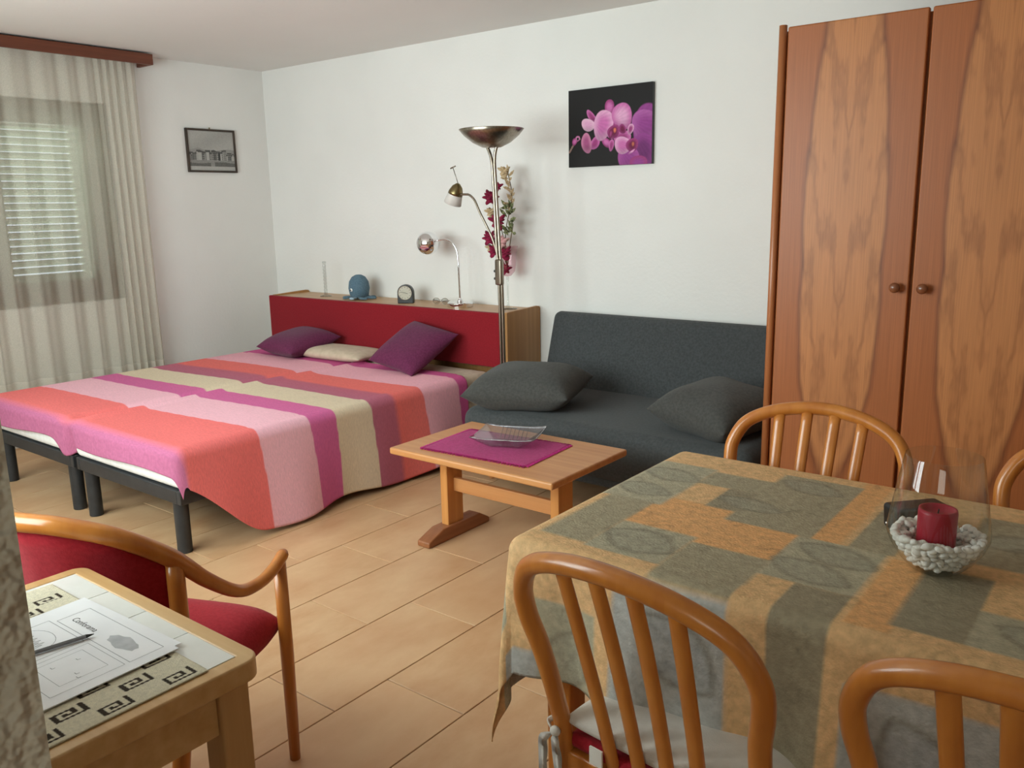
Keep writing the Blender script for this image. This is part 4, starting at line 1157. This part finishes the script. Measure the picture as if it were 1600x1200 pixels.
MB().lathe(prof+prof2, 36, (-0.235, -0.02, 0.386), Mh).build('ball_shade', M_CHROME, dl, smooth=True)
MB().ball((-0.235, -0.02, 0.376), 0.03, n=14, m=10).build('bulb', M_FROST, dl, smooth=True)

al = empty('alarm_clock', (-3.925, 3.915, ZS), R_(30))
tag(al, 'small black arched alarm clock with pale round dial on the headboard shelf', 'clock')
arc = [(-0.052, 0.0), (0.052, 0.0)] + [(0.052*math.cos(PI*i/18), 0.068+0.052*math.sin(PI*i/18)) for i in range(19)]
MB().prism(arc, -0.022, 0.024, 'y').build('case', M_PLASTIC, al, bevel=0.004)
Rx = Matrix.Rotation(PI/2, 3, 'X')
MB().lathe([(0.0001, 0.0), (0.043, 0.0), (0.043, 0.002), (0.0001, 0.002)], 36, (0, -0.0215, 0.068), Rx).build('dial', M_DIAL, al)
MB().lathe([(0.043, 0.0), (0.046, 0.0), (0.046, 0.004), (0.043, 0.004), (0.043, 0.0)], 36, (0, -0.0215, 0.068), Rx, cap=False).build('bezel', M_CHROME, al, smooth=False)
hn = MB()
for i in range(12):
    a = 2*PI*i/12
    hn.tube([(0.033*math.sin(a), -0.0240, 0.068+0.033*math.cos(a)), (0.039*math.sin(a), -0.0240, 0.068+0.039*math.cos(a))], 0.0013, 5)
hn.build('hour_marks', M_INKB, al)
MB().tube([(0, -0.0245, 0.068), (0.020, -0.0245, 0.062)], 0.0012, 5).build('hand', M_INKB, al)
MB().tube([(0, -0.0245, 0.068), (-0.030, -0.0245, 0.074)], 0.0010, 5).build('hand', M_INKB, al)

oct_ = empty('knitted_octopus', (-4.385, 3.93, ZS))
tag(oct_, 'blue-grey knitted octopus toy with a white-ringed eye on the headboard shelf', 'toy')
MB().lathe([(0.0001, 0.012), (0.045, 0.012), (0.064, 0.03), (0.072, 0.075), (0.066, 0.120), (0.046, 0.152), (0.02, 0.166), (0.0001, 0.168)], 32).build('head', M_BLUE, oct_, smooth=True)
for (ex, ey) in ((0.0, -0.06), (-0.058, 0.03)):
    d = Vector((ex, ey, 0)).normalized()
    e = MB().ball((d.x*0.068, d.y*0.068, 0.068), 0.012, 0.012, 0.012, 14, 8).build('eye', M_WHITE, oct_, smooth=True)
    MB().ball((d.x*0.0755, d.y*0.0755, 0.068), 0.0065, 0.0065, 0.0065, 12, 8).build('pupil', M_INKB, e, smooth=True)
for i in range(8):
    a = 2*PI*i/8+0.2
    pth = spline([(0.03*math.cos(a), 0.03*math.sin(a), 0.014), (0.085*math.cos(a), 0.085*math.sin(a), 0.016), (0.135*math.cos(a+0.15), 0.105*math.sin(a+0.15), 0.0095)], 6)
    ms = MB().tube(pth, [0.014]*6+[0.018]*4+[0.015, 0.012, 0.008][:len(pth)-10], 10)
    ms.v = [(x, y, max(0.0012, 0.012+(z-0.012)*0.45)) for x, y, z in ms.v]
    ms.build('tentacle', M_BLUEL if i in (6,) else M_BLUE, oct_, smooth=True)

cw = empty('glass_candlestick', (-4.745, 3.94, ZS))
tag(cw, 'slender clear glass candlestick at the window end of the headboard shelf', 'candlestick')
M_GLASSD = glass_mat('pressed_glass', (0.86, 0.87, 0.86, 1), 1.0, 0.05, base=0.8)
pr = [(0.0001, 0.0), (0.040, 0.0), (0.040, 0.006), (0.014, 0.014), (0.011, 0.030)]
for i in range(8):
    z = 0.035+0.024*i
    pr += [(0.0085, z), (0.0125, z+0.008), (0.0125, z+0.014), (0.0085, z+0.022)]
pr += [(0.013, 0.235), (0.014, 0.245), (0.010, 0.245), (0.0001, 0.240)]
MB().lathe(pr, 24).build('stem', M_GLASSD, cw, smooth=True)

gl = empty('eyeglasses', (-3.665, 3.965, ZS), R_(10))
tag(gl, 'folded spectacles lying between the clock and the chrome lamp', 'eyeglasses')
for s in (-1, 1):
    ring = [(s*0.032+0.026*math.cos(2*PI*i/20), -0.004, 0.022+0.019*math.sin(2*PI*i/20)) for i in range(21)]
    MB().tube(ring, 0.0016, 6, cap=False).build('rim', M_NICKEL, gl, smooth=True)
    MB().lathe([(0.0001, 0), (0.0245, 0.0), (0.0245, 0.0015), (0.0001, 0.0015)], 20, (s*0.032, -0.0035, 0.022), Matrix.Rotation(PI/2, 3, 'X') @ Matrix.Diagonal((1, 0.74, 1))).build('lens', M_GLASSD, gl)
    MB().tube([(s*0.058, -0.003, 0.026), (s*0.060, 0.012, 0.026), (-s*0.030, 0.014+0.006*s, 0.014), (-s*0.055, 0.014+0.006*s, 0.006)], 0.0016, 6).build('temple', M_NICKEL, gl, smooth=True)
MB().tube([(-0.008, -0.004, 0.026), (0, -0.006, 0.030), (0.008, -0.004, 0.026)], 0.0015, 6).build('bridge', M_NICKEL, gl, smooth=True)

# stemmed vase with artificial flowers
fv = empty('stemmed_vase', (-3.140, 3.985, ZS))
tag(fv, 'tall stemmed glass vase with pink cup standing behind the floor lamp', 'vase')
MB().lathe([(0.0001, 0), (0.055, 0.0), (0.055, 0.003), (0.012, 0.010), (0.006, 0.03), (0.005, 0.16), (0.010, 0.19), (0.0001, 0.195)], 32).build('foot', M_GLASS, fv, smooth=True)
MB().lathe([(0.0001, 0.195), (0.022, 0.198), (0.045, 0.225), (0.052, 0.27), (0.055, 0.33), (0.065, 0.372)], 32, cap=False).build('cup', M_PINKGLASS, fv, smooth=True)
fb = empty('flower_bouquet', (-3.140, 3.985, ZS))
tag(fb, 'artificial bouquet of burgundy and pale pink flowers with a tall buff spray', 'flowers')
stems = [[(0, 0, 0.24), (0.00, -0.01, 0.45), (0.05, -0.01, 0.65), (0.025, -0.01, 0.80)],
         [(0, 0, 0.24), (-0.03, -0.02, 0.40), (-0.06, -0.03, 0.58), (-0.085, -0.03, 0.655)],
         [(0, 0, 0.24), (-0.01, -0.02, 0.42), (-0.03, -0.03, 0.52)], [(0, 0, 0.24), (0.03, -0.01, 0.38), (0.05, 0.0, 0.50)],
         [(0, 0, 0.24), (-0.05, -0.03, 0.34), (-0.09, -0.04, 0.42)]]
for s in stems:
    MB().tube(spline(s, 6), 0.0028, 6).build('stem', M_STEM, fb, smooth=True)
FACE = Vector((0.45, -0.85, 0.25)).normalized()
FQ = FACE.to_track_quat('Z', 'Y').to_matrix()
def bloom(c, r, mat, n=6, layers=3):
    mb = MB()
    for l in range(layers):
        for i in range(n):
            a = 2*PI*(i+0.5*l)/n + c[2]*40; tilt = 0.15+0.42*l
            d = FQ @ Vector((math.cos(a)*math.cos(tilt), math.sin(a)*math.cos(tilt), math.sin(tilt)))
            k = r*(1-0.20*l)*(0.9+0.2*math.sin(a*3+l))
            M3 = d.to_track_quat('X', 'Z').to_matrix()
            mb.ball(Vector(c)+d*k*0.5, k*0.56, k*0.50, k*0.20, 8, 6, M3)
    return mb.build('flower_head', mat, fb, smooth=True)
bloom((-0.085, -0.035, 0.655), 0.056, M_BURG); bloom((-0.04, -0.03, 0.715), 0.036, M_BURG)
bloom((-0.035, -0.04, 0.515), 0.056, M_BURG); bloom((-0.09, -0.045, 0.42), 0.054, M_BURG); bloom((-0.005, -0.05, 0.40), 0.052, M_PINKP)
bloom((-0.085, -0.04, 0.57), 0.038, M_BUFF); bloom((-0.065, -0.04, 0.345), 0.045, M_BURG); bloom((0.015, -0.04, 0.335), 0.049, M_BURG); bloom((-0.10, -0.03, 0.36), 0.034, M_BUFF)
bloom((0.005, -0.02, 0.80), 0.038, M_BUFF); bloom((0.0, -0.02, 0.24), 0.043, M_BURG)
def leafobj(c, d, L_, w, mat, name='leaf'):
    d = Vector(d).normalized(); sdv = d.cross(Vector((0.3, -1, 0.2))).normalized(); c = Vector(c)
    nn = d.cross(sdv)
    mb = MB()
    P = []
    for t in (0, 0.3, 0.6, 1.0):
        ww = w*math.sin(PI*min(0.98, t*0.9+0.06)); p = c+d*L_*t+nn*(-0.15*L_*t*t)
        P += [p-sdv*ww, p+nn*0.12*ww, p+sdv*ww]
    for i in range(3):
        for k in range(2): mb.add([P[i*3+k], P[i*3+k+1], P[i*3+k+4], P[i*3+k+3]], [(0, 1, 2, 3)])
    o = mb.build(name, mat, fb, smooth=True)
    sm = o.modifiers.new('s', 'SOLIDIFY'); sm.thickness = 0.0008
    return o
rl = random.Random(4)
for i in range(22):
    z = 0.58+0.22*i/22
    cpt = (0.040+0.012*math.sin(z*14), -0.01, z)
    leafobj(cpt, (rl.uniform(-1, 1), rl.uniform(-0.6, 0.2), rl.uniform(0.0, 0.9)), rl.uniform(0.03, 0.055), 0.009, M_BUFF)
for i in range(26):
    z = rl.uniform(0.40, 0.60)
    cpt = (0.030+rl.uniform(-0.015, 0.03), -0.015, z)
    leafobj(cpt, (rl.uniform(-0.8, 1), rl.uniform(-0.7, 0.2), rl.uniform(-0.1, 0.9)), rl.uniform(0.04, 0.075), 0.010, M_GREEN)
